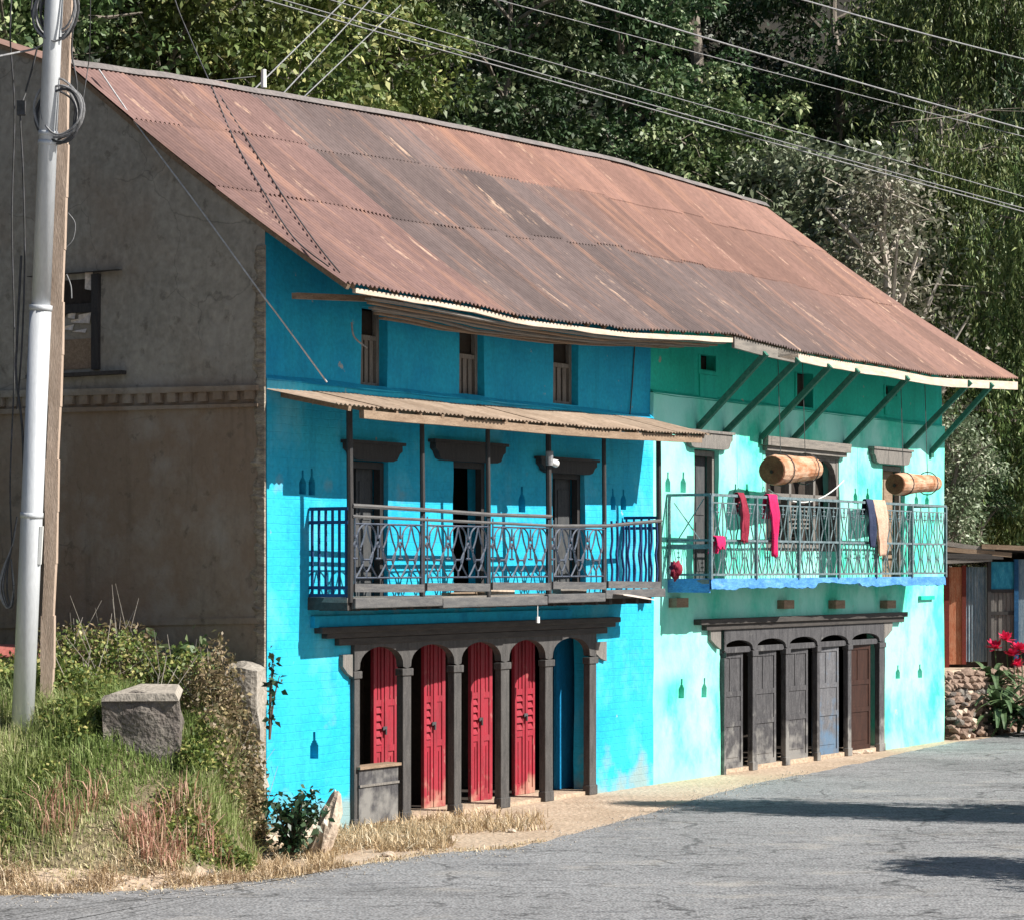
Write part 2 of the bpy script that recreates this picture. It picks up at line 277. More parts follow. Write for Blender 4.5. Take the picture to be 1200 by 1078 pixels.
# ---------------------------------------------------------------- mesh helpers
class MB:
    def __init__(s): s.v = []; s.f = []
    def add(s, vs, fs):
        o = len(s.v); s.v += [tuple(p) for p in vs]; s.f += [tuple(i+o for i in f) for f in fs]; return s
    def hexa(s, p):  # p: 8 points, bottom 0-3 ccw, top 4-7
        return s.add(p, [(0,3,2,1),(4,5,6,7),(0,1,5,4),(1,2,6,5),(2,3,7,6),(3,0,4,7)])
    def box(s, a, b):
        x0,x1 = sorted((a[0],b[0])); y0,y1 = sorted((a[1],b[1])); z0,z1 = sorted((a[2],b[2]))
        return s.hexa([(x0,y0,z0),(x1,y0,z0),(x1,y1,z0),(x0,y1,z0),(x0,y0,z1),(x1,y0,z1),(x1,y1,z1),(x0,y1,z1)])
    def beam(s, p, q, w, h, up=(0,0,1)):
        p, q = Vector(p), Vector(q); d = (q-p).normalized(); up = Vector(up)
        sd = d.cross(up)
        if sd.length < 1e-4: sd = d.cross(Vector((1,0,0)))
        sd.normalize(); up = sd.cross(d).normalized()
        a, b = sd*w/2, up*h/2
        return s.hexa([p-a-b, p+a-b, q+a-b, q-a-b, p-a+b, p+a+b, q+a+b, q-a+b])
    def tube(s, pts, r, n=6, cap=True):
        pts = [Vector(p) for p in pts]; m = len(pts)
        rs = r if isinstance(r, (list, tuple)) else [r]*m
        ref = Vector((0,0,1)); vs = []
        for i, p in enumerate(pts):
            t = (pts[min(i+1,m-1)]-pts[max(i-1,0)])
            if t.length < 1e-9: t = Vector((0,0,1))
            t.normalize()
            if abs(t.dot(ref)) > .95: ref = Vector((1,0,0)) if abs(t.x) < .9 else Vector((0,1,0))
            a = t.cross(ref).normalized(); b = t.cross(a)
            for k in range(n):
                an = 2*math.pi*k/n
                vs.append(p+(a*math.cos(an)+b*math.sin(an))*rs[i])
        fs = [(i*n+k, i*n+(k+1)%n, (i+1)*n+(k+1)%n, (i+1)*n+k) for i in range(m-1) for k in range(n)]
        if cap: fs += [tuple(range(n))[::-1], tuple((m-1)*n+k for k in range(n))]
        return s.add(vs, fs)
    def prism(s, poly, v0, v1):  # poly [(u,z)] extruded in local y between -v0 and -v1 (v outward)
        n = len(poly)
        return s.add([(u,-v1,z) for u,z in poly]+[(u,-v0,z) for u,z in poly],
                     [tuple(range(n)), tuple(range(2*n-1,n-1,-1))]+[(i,i+n,(i+1)%n+n,(i+1)%n) for i in range(n)])
    def jitter(s, a, sc=3.0, seed=0):
        o = Vector((seed*7.1, seed*3.3, 0))
        s.v = [tuple(Vector(p)+mnoise.noise_vector(Vector(p)*sc+o)*a) for p in s.v]; return s
def lk(o, parent=None):
    C.objects.link(o)
    if parent is not None: o.parent = parent
    return o
def part(name, mb, m, parent=None, off=(0,0,0), smooth=False, bevel=0.0, world=False):
    me = bpy.data.meshes.new(name)
    ox, oy, oz = off
    me.from_pydata([(x-ox,y-oy,z-oz) for x,y,z in mb.v], [], mb.f)
    me.validate(); me.materials.append(m)
    if smooth: me.polygons.foreach_set('use_smooth', [True]*len(me.polygons))
    o = bpy.data.objects.new(name, me); lk(o, parent)
    if bevel:
        b = o.modifiers.new('b', 'BEVEL'); b.width = bevel; b.segments = 2; b.limit_method = 'ANGLE'; b.angle_limit = .6
    return o
def tag(o, label=None, cat=None, group=None, kind=None):
    if label: o['label'] = label
    if cat: o['category'] = cat
    if group: o['group'] = group
    if kind: o['kind'] = kind
    return o
def thing(name, label, cat, loc=(0,0,0), rz=0.0, group=None):
    o = bpy.data.objects.new(name, None); lk(o); o.location = loc; o.rotation_euler = (0,0,rz); o.empty_display_size = .1
    return tag(o, label, cat, group)
def solo(name, mb, m, label, cat, group=None, smooth=False, bevel=0, origin=None, rz=0):
    """one-mesh thing; coordinates of mb are world coordinates (rz=0) or house coordinates (rz=YAW)"""
    if origin is None:
        n = len(mb.v); origin = (sum(p[0] for p in mb.v)/n, sum(p[1] for p in mb.v)/n, min(p[2] for p in mb.v))
    o = part(name, mb, m, None, origin, smooth, bevel)
    if rz: 
        o.location = W(origin[0], -origin[1], origin[2]); o.rotation_euler = (0,0,rz)
    else: o.location = origin
    return tag(o, label, cat, group)
def npmesh(name, V, Fq, m, parent=None, rnd=None, loc=(0,0,0), link=True):
    """V (n,3) array, Fq (k,4) quads"""
    me = bpy.data.meshes.new(name)
    nv, nf = len(V), len(Fq)
    me.vertices.add(nv); me.vertices.foreach_set('co', np.asarray(V, np.float32).ravel())
    me.loops.add(nf*4); me.loops.foreach_set('vertex_index', np.asarray(Fq, np.int32).ravel())
    me.polygons.add(nf); me.polygons.foreach_set('loop_start', np.arange(0, nf*4, 4, dtype=np.int32))
    me.update(calc_edges=True)
    if rnd is not None:
        a = me.attributes.new('rnd', 'FLOAT', 'FACE'); a.data.foreach_set('value', np.asarray(rnd, np.float32))
    me.materials.append(m)
    if not link: return me
    o = bpy.data.objects.new(name, me); lk(o, parent); o.location = loc
    return o
def leaves(cen, dirs, L, Wd, rng, droop=0.15):
    """folded leaf quads: base, left, tip, right"""
    n = len(cen)
    d = dirs/np.maximum(np.linalg.norm(dirs, axis=1, keepdims=True), 1e-6)
    r = rng.normal(size=(n,3)); s = np.cross(d, r); s /= np.maximum(np.linalg.norm(s, axis=1, keepdims=True), 1e-6)
    nn = np.cross(s, d)
    L = L*rng.uniform(.6, 1.3, (n,1)); Wd = Wd*rng.uniform(.7, 1.2, (n,1))
    b = cen; t = cen+d*L; t[:,2] -= (droop*L[:,0])
    l = cen+d*L*.45+s*Wd*.5+nn*Wd*.12; q = cen+d*L*.45-s*Wd*.5+nn*Wd*.12
    V = np.stack([b, l, t, q], 1).reshape(-1,3)
    return V, np.arange(n*4).reshape(-1,4)
# ---------------------------------------------------------------- camera, light, sky
cd = bpy.data.cameras.new('camera'); cam = bpy.data.objects.new('camera', cd); lk(cam)
cam.location = (0,0,HC); cam.rotation_euler = (math.pi/2,0,0)
cd.sensor_width = 36; cd.lens = 36*FP/1200; cd.shift_y = (HY-539)/1200; cd.clip_end = 1000; cd.clip_start = .5
scene.camera = cam
sd = (1.097, -.322, 1.0)
sv = Vector(sd).normalized()
sl = bpy.data.lights.new('sun', 'SUN'); sl.energy = 5.0; sl.angle = math.radians(.5); sl.color = (1.0, .955, .88)
so = bpy.data.objects.new('sun', sl); lk(so); so.rotation_euler = sv.to_track_quat('Z', 'Y').to_euler(); so.location = (30,-10,40)
w = bpy.data.worlds.new('World'); scene.world = w; w.use_nodes = True
nt = w.node_tree; bg = nt.nodes['Background']; sky = nt.nodes.new('ShaderNodeTexSky'); sky.sky_type = 'NISHITA'; sky.sun_disc = False
sky.sun_elevation = math.asin(sv.z); sky.sun_rotation = math.atan2(sv.x, sv.y)
nt.links.new(sky.outputs[0], bg.inputs[0]); bg.inputs[1].default_value = .052
scene.view_settings.view_transform = 'Standard'; scene.view_settings.look = 'None'; scene.view_settings.exposure = .76
scene.cycles.max_bounces = 6; scene.cycles.transparent_max_bounces = 4
# ---------------------------------------------------------------- ground
def gz(X, Y):
    X = np.asarray(X, float); Y = np.asarray(Y, float)
    u = (X-AX)*UX+(Y-AY)*UY; v = (X-AX)*NX+(Y-AY)*NY
    wob = .12*np.sin(X*1.7+.6*Y)+.08*np.sin(Y*2.9-X)
    left = 1-sstep(-2.95, -2.42, X + .08*np.sin(Y*2))
    bank = 1.22*sstep(22.1, 24.7, Y+.3*wob)*left + .25*sstep(22.0,22.9,Y)*left*(1-sstep(-3.9,-3.0,X))
    hill = np.maximum(0, -v-6.2)*.8 + np.maximum(0, u-27)*.35*sstep(.5, 5, -v)
    hill = np.minimum(hill, 45)+ .35*wob*np.minimum(1, hill)
    terr = 1.02*sstep(-.35, -.75, v)*sstep(18.1, 18.3, u)*(1-sstep(34,36,u))*(v>-6.6)
    small = .02*np.sin(X*3.1+Y*2.3)*(v<2.2)*sstep(.9,0,np.abs(v-.7)) 
    return np.maximum(bank, np.maximum(hill, terr))+ .0
def axis(lo, hi, a, b, fine, coarse):
    p = [lo]
    while p[-1] < hi:
        p.append(p[-1]+(fine if a <= p[-1] < b else coarse))
    return np.array(p)
gx = axis(-140, 160, -8, 20, .2, 4.0); gy = axis(-40, 260, 18, 66, .2, 4.0)
XX, YY = np.meshgrid(gx, gy); ZZ = gz(XX, YY)
V = np.stack([XX.ravel(), YY.ravel(), ZZ.ravel()], 1)
nx, ny = len(gx), len(gy)
ii = (np.arange(ny-1)[:,None]*nx+np.arange(nx-1)[None,:]).ravel()
FQ = np.stack([ii, ii+1, ii+nx+1, ii+nx], 1)
ground = npmesh('ground', V, FQ, M_DIRT); tag(ground, kind='structure')
ground.data.materials.append(M_SOIL)
cx = V[FQ].mean(1); cu, cv = UV(cx[:,0], cx[:,1])
ground.data.materials.append(mat('bank_soil', (.13,.105,.06), (.20,.16,.10), (.08,.08,.04), sc=3, fine=18, fine_amt=.35, bump=.9, bdist=.03))
mi_ = ((cv < -5.5)|(cx[:,1] > 70)|(cu > 40)).astype(np.int32); mi_[(cx[:,2] > .10) & (cx[:,0] < -2.2) & (mi_ == 0)] = 2
ground.data.polygons.foreach_set('material_index', mi_)
ground.data.polygons.foreach_set('use_smooth', [True]*len(FQ))
# road
edge = [(-900,1052),(-300,1052),(0,1049),(90,1047),(180,1043),(270,1037),(350,1026),(430,1012),(500,1001),(560,997),(600,994),(640,986),(690,972),(760,953),(830,932),(900,915),(960,904),(1030,889),(1100,873),(1160,864),(1200,855),(1300,834),(1400,815)]
ep = []
for a, b in zip(edge[:-1], edge[1:]):
    for k in range(24):
        t = k/24; x, y = G(a[0]+(b[0]-a[0])*t, a[1]+(b[1]-a[1])*t)
        j = mnoise.noise(Vector((x*1.5, y*1.5, 0)))*.14+mnoise.noise(Vector((x*7, y*7, 5)))*.07
        ep.append((x, y+j))
road = MB(); far = []
n = len(ep)
vs = [(x, y, .006) for x, y in ep]+[(x*1.0+ (x+8)*.0, -12+ (i/n)*6, .006) for i, (x, y) in enumerate(ep)]
# outer side: push right part far to the right so that the road fills the right of the picture
vs = [(x,y,.006) for x,y in ep]+[(-60+ i/n*130, -14, .006) for i in range(n)]
fs = [(i, i+n, i+1+n, i+1) for i in range(n-1)]
road.add(vs, fs)
lx, ly = ep[-1]
road.add([(lx,ly,.006),(70-130/n,-14,.006),(130,-14,.006),(130,ly+30,.006)], [(0,1,2,3)])
o = part('road', road, M_ASPH); tag(o, kind='structure')
# ---------------------------------------------------------------- HOUSE
house = thing('house', 'long two-colour house painted blue and turquoise under one rusty corrugated roof, with two balconies', 'house', W(0,0,0), YAW)
U_MID = FU(762); U_END = FU(1103)
def wall(name, m, u0, u1, z0, z1, holes, v=0.0, wob=.012, top=None, thick=.3):
    """holes: (u0,u1,z0,z1,depth,back)"""
    us = {u0, u1}; zs = {z0, z1}
    for h in holes: us |= {h[0], h[1]}; zs |= {h[2], h[3]}
    def fill(s, step):
        s = sorted(s); r = [s[0]]
        for a, b in zip(s[:-1], s[1:]):
            k = max(1, int((b-a)/step))
            r += [a+(b-a)*i/k for i in range(1, k+1)]
        return r
    us = [x for x in fill(us, .35) if u0-1e-6 <= x <= u1+1e-6]; zs = [x for x in fill(zs, .35) if z0-1e-6 <= x <= z1+1e-6]
    def inside(a, b):
        for h in holes:
            if h[0] < a < h[1] and h[2] < b < h[3]: return h
        return None
    def P(a, b, d=0):
        w_ = mnoise.noise(Vector((a*.9, b*1.1, 3.7)))*wob*2+mnoise.noise(Vector((a*3, b*3, 9)))*wob*.6
        return (a, -(v+w_-d), b)
    mb = MB(); nu, nz = len(us)-1, len(zs)-1
    H = [[inside((us[i]+us[i+1])/2, (zs[j]+zs[j+1])/2) for j in range(nz)] for i in range(nu)]
    dep = lambda i, j: (H[i][j][4] if H[i][j] else 0) if 0 <= i < nu and 0 <= j < nz else 0
    idx = {}
    def vi(i, j, d):
        k = (i, j, round(d, 4))
        if k not in idx: idx[k] = len(mb.v); mb.v.append(P(us[i], zs[j], d))
        return idx[k]
    for i in range(nu):
        for j in range(nz):
            d = dep(i, j)
            if d == 0 or H[i][j][5]: mb.f.append((vi(i,j,d), vi(i+1,j,d), vi(i+1,j+1,d), vi(i,j+1,d)))
            for (a, b, p, q) in ((i+1,j,(i+1,j),(i+1,j+1)), (i,j+1,(i,j+1),(i+1,j+1))):
                e = dep(a, b)
                if abs(e-d) > 1e-6 and a < nu and b < nz:
                    mb.f.append((vi(*p,d), vi(*q,d), vi(*q,e), vi(*p,e)))
            if j == 0 and d > 0: pass
    # thickness caps at outer ends
    for (i) in (0, nu):
        for j in range(nz):
            mb.f.append((vi(i,j,0), vi(i,j+1,0), vi(i,j+1,thick), vi(i,j,thick)))
    for i in range(nu):
        mb.f.append((vi(i,nz,0), vi(i+1,nz,0), vi(i+1,nz,thick), vi(i,nz,thick)))
        if not (H[i][0]): mb.f.append((vi(i,0,0), vi(i+1,0,0), vi(i+1,0,thick), vi(i,0,thick)))
    return part(name, mb, m, house)
def hole(x0, x1, y0, y1, d=.3, back=False, v=0.0, xr=None):
    u0, u1 = FU(x0, v), FU(x1, v); xm = (x0+x1)/2
    return [u0, u1, F(xm, y1, v)[1], F(xm, y0, v)[1], d, back]
def bottle(px, ytop, ybot, w=.10, v=0.0, d=.32):
    u, zt = F(px, ytop, v); zb = F(px, ybot, v)[1]; h = zt-zb
    j = random.uniform(.85, 1.1); w *= j
    return [[u-w/2, u+w/2, zb, zb+h*.52, d, True], [u-w*.40, u+w*.40, zb+h*.52, zb+h*.60, d, True], [u-w*.28, u+w*.28, zb+h*.60, zb+h*.68, d, True], [u-w*.15, u+w*.15, zb+h*.68, zt, d, True]]
Z_LED_B, Z_LED_G = 4.68, 5.00
VL = .05   # lower walls stand proud of the attic walls
blow = []
b0, b1 = FU(414, VL), FU(697, VL)
blow.append([b0, b1, 0.0, F(450,757,VL)[1]+.03, .3, False])
for (x0,x1,y0) in ((414,455,540),(531,573,540),(648,685,553)):
    h = hole(x0, x1, y0, 700, .28, False, VL); h[2] = 2.44; blow.append(h)
for p in ((354,551,579),(365,549,580),(613,570,600),(718,572,597),(731,573,597)): blow += bottle(*p, w=.13 if p[0]<400 else .15, v=VL)
blow += bottle(367, 857, 889, w=.15, v=VL)
wall('front_wall', M_BLUE, 0.0, U_MID, -.3, Z_LED_B, blow, v=VL)['label'] = 'sunlit bright blue wall'
glow = []
g0, g1 = FU(845, VL), FU(1037, VL)
glow.append([g0, g1, 0.0, F(870,742,VL)[1], .3, False])
G_FLOOR = 2.62
for (x0,x1,y0,zb) in ((813,842,527,G_FLOOR),(897,984,527,3.0),(1034,1060,545,G_FLOOR)):
    h = hole(x0, x1, y0, 650, .26, False, VL); h[2] = zb; glow.append(h)
for p in ((783,553,576),(800,553,577),(862,567,586),(876,567,586),(1002,572,590),(1017,572,590),(1073,577,592),(1086,578,592)): glow += bottle(*p, w=.15, v=VL)
for p in ((799,795,818),(826,794,817),(1052,779,795),(1079,778,794)): glow += bottle(*p, w=.17, v=VL)
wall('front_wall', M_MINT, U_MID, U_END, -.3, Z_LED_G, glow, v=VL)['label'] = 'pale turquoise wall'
ahb = [hole(423,447,361,453,.10), hole(538,562,387,468,.10), hole(648,672,400,474,.10)]
ahb = [hole(423,453,361,453,.16), hole(538,568,387,468,.16), hole(648,678,400,474,.16)]
ahg = [hole(820,838,416,434,.14), hole(933,952,437,477,.14), hole(1037,1050,452,463,.14)]
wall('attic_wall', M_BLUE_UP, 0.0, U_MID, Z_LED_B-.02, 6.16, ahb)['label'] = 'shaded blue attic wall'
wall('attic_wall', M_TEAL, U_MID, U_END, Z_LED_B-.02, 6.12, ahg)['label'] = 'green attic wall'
# sloped ledges
for (u0,u1,z,m) in ((0,U_MID,Z_LED_B,M_BLUE_UP),(U_MID,U_END,Z_LED_G,M_TEAL)):
    mb = MB(); n = int((u1-u0)/.25)
    for k in range(n+1):
        u = u0+(u1-u0)*k/n; j = mnoise.noise(Vector((u*1.2,0,z)))*.02
        mb.v += [(u,-(VL+.012),z+j-.02),(u,.01,z+j+.05)]
    mb.f = [(2*k,2*k+2,2*k+3,2*k+1) for k in range(n)]
    part('wall_ledge', mb, m, house)
# gable wall ------------------------------------------------------------
def rz_ridge(u): return float(np.interp(u, [0, 1.5, 6.36, 11.6, 16.3, 18.2], [8.10, 8.22, 8.47, 8.63, 8.56, 8.5]))
EAVEPX = [(416,332),(490,344),(560,356),(605,368),(670,376),(735,384),(800,387),(857,390),(909,404),(967,416),(1045,428),(1094,438),(1196,443)]
VE = 1.08
EAVE = [F(x,y,VE) for x, y in EAVEPX]
def rz_eave(u): return float(np.interp(u, [e[0] for e in EAVE], [e[1] for e in EAVE]))
V_R = -2.54
def zroof(u, v):
    """roof surface height"""
    ze, zr = rz_eave(u), rz_ridge(u)
    s = (VE-v)/(VE-V_R)
    if s <= 1: return ze+(zr-ze)*(s*.90+.10*s*s)-.02*math.sin(s*math.pi)*0
    k = .36 if u < .2 else .36-.13*min(1,(u-.2)/1.2)
    return zr+(V_R-v)*k if v > -4.3 else zr+1.76*k-( -4.3-v)*.75
gw = MB(); vv = [0, -.5, -1, -1.5, -2, V_R, -3, -3.6, -4.3, -5, -5.8]
wz = [S(-40,486)[1], 4.5]
for k, v in enumerate(vv):
    ztop = zroof(0, v)-.07
    zz = np.linspace(-.2, ztop, 22)
    for z in zz: gw.v.append((-.035+mnoise.noise(Vector((v*1.1,z*1.1,0)))*.018, -v+(.0 if k else -.06), z))
for k in range(len(vv)-1):
    for j in range(21):
        a = k*22+j; gw.f.append((a, a+1, a+23, a+22))
gable = part('gable_wall', gw, M_MUD, house, smooth=True); gable['label'] = 'brown mud-plastered gable wall in shade'
# ragged corner where the plaster meets the painted front
mb = MB(); zc = list(np.arange(.2, 6.05, .03))
for z in zc:
    e = .05+.05*mnoise.noise(Vector((z*9,0,0)))+.05*abs(mnoise.noise(Vector((z*31,4,0))))
    mb.v += [(-.035,-.066,z),(-.058+.012*mnoise.noise(Vector((z*25,1,0))),-.063,z),(-.056+.02*mnoise.noise(Vector((z*21,8,0))),max(-.03,e*.5),z),(-.030,max(.0,e*1.6),z)]
for k in range(len(zc)-1):
    for q in range(3): mb.f.append((4*k+q,4*k+q+1,4*k+5+q,4*k+4+q))
part('corner_edge', mb, M_RAW, house)
# rear and far end walls, interior
mb = MB()
mb.box((.02, 5.5, -.1), (U_END-.02, 5.8, 7.3)); 
mb.add([(U_END,.1,-.2),(U_END,5.8,-.2),(U_END,5.8,7.0),(U_END,4.3,8.2),(U_END,2.5,8.0),(U_END,.1,6.1)], [(0,1,2,3,4,5)])
part('back_wall', mb, M_MUD, house)
mb = MB(); mb.box((.05,.36,4.35),(U_END-.05,5.4,4.45)); mb.box((.05,.36,2.26),(U_END-.05,5.4,2.38)); mb.box((.05,.33,-.02),(U_END-.05,5.4,.03))
mb.box((.05,1.6,-.02),(U_END-.05,1.7,6.0))
for u in (FU(560),FU(762),FU(868)): mb.box((u,.36,-.02),(u+.1,1.6,2.25))
part('interior_floor', mb, M_INT, house)
# cornice on gable: dentils
mb = MB()
def Sz(py, px=190): return S(px, py)[1]
def cz(v, zc): return zc  # level courses
v_end = -5.8
for (p0, p1, dpt) in ((452,458,.07),(473,477,.05)):
    za, zb = Sz(p1,307), Sz(p0,307)
    ta, tb = S(0,p1+9)[1], S(0,p0+7)[1]
    vl = S(0,460)[0]
    k = (v_end)/vl
    ea, eb = za+(ta-za)*k, zb+(tb-zb)*k
    mb.hexa([(-dpt,.0,za),(.02,.0,za),(.02,-v_end,ea),(-dpt,-v_end,ea),(-dpt,.0,zb),(.02,.0,zb),(.02,-v_end,eb),(-dpt,-v_end,eb)])
za, zb = Sz(469,307), Sz(459,307); ta, tb = S(0,477)[1], S(0,466)[1]; vl = S(0,460)[0]
v = -.06
while v > -5.7:
    t = v/vl; a, b = za+(ta-za)*t, zb+(tb-zb)*t
    mb.box((-.06, -v, a+random.uniform(-.008,.008)), (.02, -v+.105, b+.004)); v -= .2
mb.jitter(.008, 8)
part('brick_cornice', mb, M_MUD, house).location.x = -.035
mb = MB()
z1, z2 = S(307,723)[1], S(64,728)[1]; v2 = S(64,728)[0]; ze = z1+(z2-z1)*(v_end/v2)
mb.hexa([(-.02,0,z1-.06),(.02,0,z1-.06),(.02,-v_end,ze-.06),(-.02,-v_end,ze-.06),(-.02,0,z1),(.02,0,z1),(.02,-v_end,ze),(-.02,-v_end,ze)])
part('plinth_ledge', mb, M_MUD, house).location.x = -.035
# gable window
wv0, wzb = S(62,437); wv1, wzt = S(120,322)
def side_box(mb, x0, x1, y0, y1, d0, d1):
    va, zb = S(x0, y1); vb, zt = S(x1, y0); mb.box((-d1, -va, zb), (-d0, -vb, zt)); return mb
win = part('window', side_box(MB(), 76, 114, 327, 396, .003, .004), M_INT, house); win['label'] = 'small dark window with boards and rags in the gable'
mb = MB(); side_box(mb, 113, 121, 322, 434, .004, .05); side_box(mb, 50, 76, 322, 434, .004, .045); side_box(mb, 76, 113, 356, 369, .004, .04)
part('frame', mb, M_DARKW, win); part('lintel', side_box(MB(), 40, 146, 317, 326, .005, .08), M_DARKB, win)
win.location.x = -.035
part('sill', side_box(MB(), 40, 151, 435, 445, .005, .10), M_DARKB, win)
part('board', side_box(MB(), 76, 113, 397, 434, .004, .02), M_BROWNW, win)
for (x,y,w_,h_) in ((108,330,9,24),(95,377,16,8),(84,385,12,8),(103,374,14,14),(88,371,9,9),(97,389,16,6)):
    va, zb = S(x-w_/2, y+h_/2); vb, zt = S(x+w_/2, y-h_/2)
    mb = MB().add([(-.02,-va,zb+.02),(-.035,-vb,zb),(-.02,-vb-.01,zt),(-.04,-va-.02,zt-.02)], [(0,1,2,3)]); part('rag', mb, M_SHEETW, win)
# ---------------------------------------------------------------- roof
def corr_strip(mb, tones, u0, u1, vfun, nrow, lift, tone, wave=.076, amp=.014, zf=zroof, skew=True):
    """a corrugated sheet between u0 and u1, rows of v values"""
    nsx = max(2, int(round((u1-u0)/wave*6)))
    base = len(mb.v)
    for j in range(nrow):
        for i in range(nsx+1):
            u = u0+(u1-u0)*i/nsx
            s = j/(nrow-1); v = vfun(u, s)
            uu = u
            if skew and u > 10:
                fr = (VE-v)/(VE-V_R); uu = 10+(u-10)*(1-.222*min(1.2,fr)*min(1,(u-10)/8.2))
            z = zf(uu, v)+amp*math.sin(2*math.pi*u/wave)+lift
            mb.v.append((uu, -v, z))
    for j in range(nrow-1):
        for i in range(nsx):
            a = base+j*(nsx+1)+i; mb.f.append((a, a+1, a+nsx+2, a+nsx+1)); tones.append(tone)
def tone_attr(o, tones):
    a = o.data.attributes.new('tone', 'FLOAT_COLOR', 'FACE')
    a.data.foreach_set('color', np.array([(*t,1) for t in tones], np.float32).ravel())
mb = MB(); tones = []
courses = [(VE+.02, -.62, .0), (-.50, -1.72, .014), (-1.62, V_R-.02, .028)]
rr = random.Random(5)
for ci, (va, vb, lift) in enumerate(courses):
    u = -.08
    while u < 18.1:
        w_ = .76; u1 = min(u+w_, 18.15)
        dark = .92 if ci == 0 else (.9 if ci == 1 else 1.0)
        # browner older sheets at left-middle, redder right
        reds = sstep(*[(8.5,17.0),(6.5,10.0),(5.0,7.0)][ci], u)
        base = np.array([.66,.76,.84])*(1-reds)+np.array([1.10,.95,.88])*reds
        if u < 2.5: base = base*.3+np.array([1.05,.93,.95])*.7
        t = base*dark*rr.uniform(.82,1.12)
        dz = rr.uniform(-.006,.006); dv = rr.uniform(-.05,.05)
        j1, j2 = rr.uniform(-.03,.03), rr.uniform(-.03,.03)
        corr_strip(mb, tones, u-.03, u1+.03 if u1<18 else u1, lambda uu, s, va=va, vb=vb, dv=dv, ci=ci: (va if ci==0 else va+dv)+((vb)-(va))*s, 5, lift+dz+.004*(int(u/w_)%2), tuple(t))
        u = u1
rf = part('roof', mb, M_ROOF, house, smooth=True); tone_attr(rf, tones)
# upper low-pitch part and back slope
mb = MB(); tn = []
for (va, vb) in ((V_R+.03, -4.3), (-4.28, -6.4)):
    corr_strip(mb, tn, -.08, 18.15, lambda uu, s, va=va, vb=vb: va+(vb-va)*s, 3, -.01, (1,.95,.9), wave=.3, amp=.012)
bs = part('back_slope', mb, M_ROOF, rf, smooth=True); tone_attr(bs, tn)
mb = MB()
n = 74
for k in range(n):
    u = -.1+ (16.45+.1)*k/(n-1); zr = zroof(u if u<10 else u, V_R)+.035+mnoise.noise(Vector((u*1.5,0,0)))*.012
    mb.v += [(u, -V_R-.10, zr-.055), (u, -V_R-.02, zr+.02), (u, -V_R+.08, zr+.03), (u,-V_R+.22,zr+.02)]
for k in range(n-1):
    for j in range(3): mb.f.append((4*k+j, 4*k+4+j, 4*k+5+j, 4*k+1+j))
part('ridge_cap', mb, M_RIDGE, rf)
# rake edge (left): thin dark-red barge under the sheets
mb = MB(); vs_ = [VE, .6, 0, -.8, -1.6, V_R, -3.4, -4.3, -5.5]
for a, b in zip(vs_[:-1], vs_[1:]):
    mb.beam((-.03, -a, zroof(0,a)-.05), (-.03, -b, zroof(0,b)-.05), .05, .05)
part('barge_board', mb, M_BROWNW, rf)
# underside boarding
mb = MB()
for k in range(46):
    u = .15+k*.385
    if u > 17.9: break
    mb.beam((u, -VE+.06, zroof(u,VE-.06)-.06), (u*.99, .3, zroof(u,-.3)-.07), .05, .06)
part('rafter', mb, M_BROWNW, rf)
for q, vq in enumerate((.98,.86,.74,.62,.50,.38,.27,.16)):
    mb = MB(); pts = [(u, -vq, zroof(u,VE)-.125-.015*(q%3)+.01*math.sin(u*2+q)) for u in np.linspace(.45+.2*q, 8.2, 12)]
    for a, b in zip(pts[:-1], pts[1:]): mb.beam(a, b, .075, .02)
    part('soffit_slat', mb, M_BROWNW if q%2 else M_GREYH, rf)
for q, vq in enumerate((.92,.60,.30)):
    mb = MB(); pts = [(u, -vq, zroof(u,vq)-.10) for u in np.linspace(8.3, 17.8, 14)]
    for a, b in zip(pts[:-1], pts[1:]): mb.beam(a, b, .05, .035)
    part('batten', mb, M_BROWNW, rf)
# long pole jutting under the eave at left
part('eave_beam', MB().beam((FU(345,.35), -.35, F(345,347,.35)[1]), (FU(470,.4), -.4, F(470,352,.4)[1]), .07, .06), M_BROWNW, rf)
# fascia boards
def fascia(px0, px1, top, th, m, name='fascia_board'):
    mb = MB(); xs = np.linspace(px0, px1, max(2, int((px1-px0)/22)))
    T = [F(x, np.interp(x, [p[0] for p in EAVEPX], [p[1] for p in EAVEPX])+top, VE-.03) for x in xs]
    B = [F(x, np.interp(x, [p[0] for p in EAVEPX], [p[1] for p in EAVEPX])+top+th+mnoise.noise(Vector((x*.05,0,0)))*1.6, VE-.03) for x in xs]
    for k in range(len(xs)-1):
        u0, z0 = T[k]; u1, z1 = T[k+1]; y0, y1 = -(VE-.02), -(VE-.06)
        mb.hexa([(u0,y0,B[k][1]),(u1,y0,B[k+1][1]),(u1,y1,B[k+1][1]),(u0,y1,B[k][1]),(u0,y0,z0),(u1,y0,z1),(u1,y1,z1),(u0,y1,z0)])
    o = part(name, mb, m, rf)
    return o
fascia(416, 858, 6, 5.5, M_PALEW)['label'] = 'pale cream eave board'
fascia(860, 935, 4, 13, M_GREYH)['label'] = 'rotten dark eave board'
fascia(911, 1192, 5, 9.5, M_PALEW)['label'] = 'pale eave board of the turquoise half'
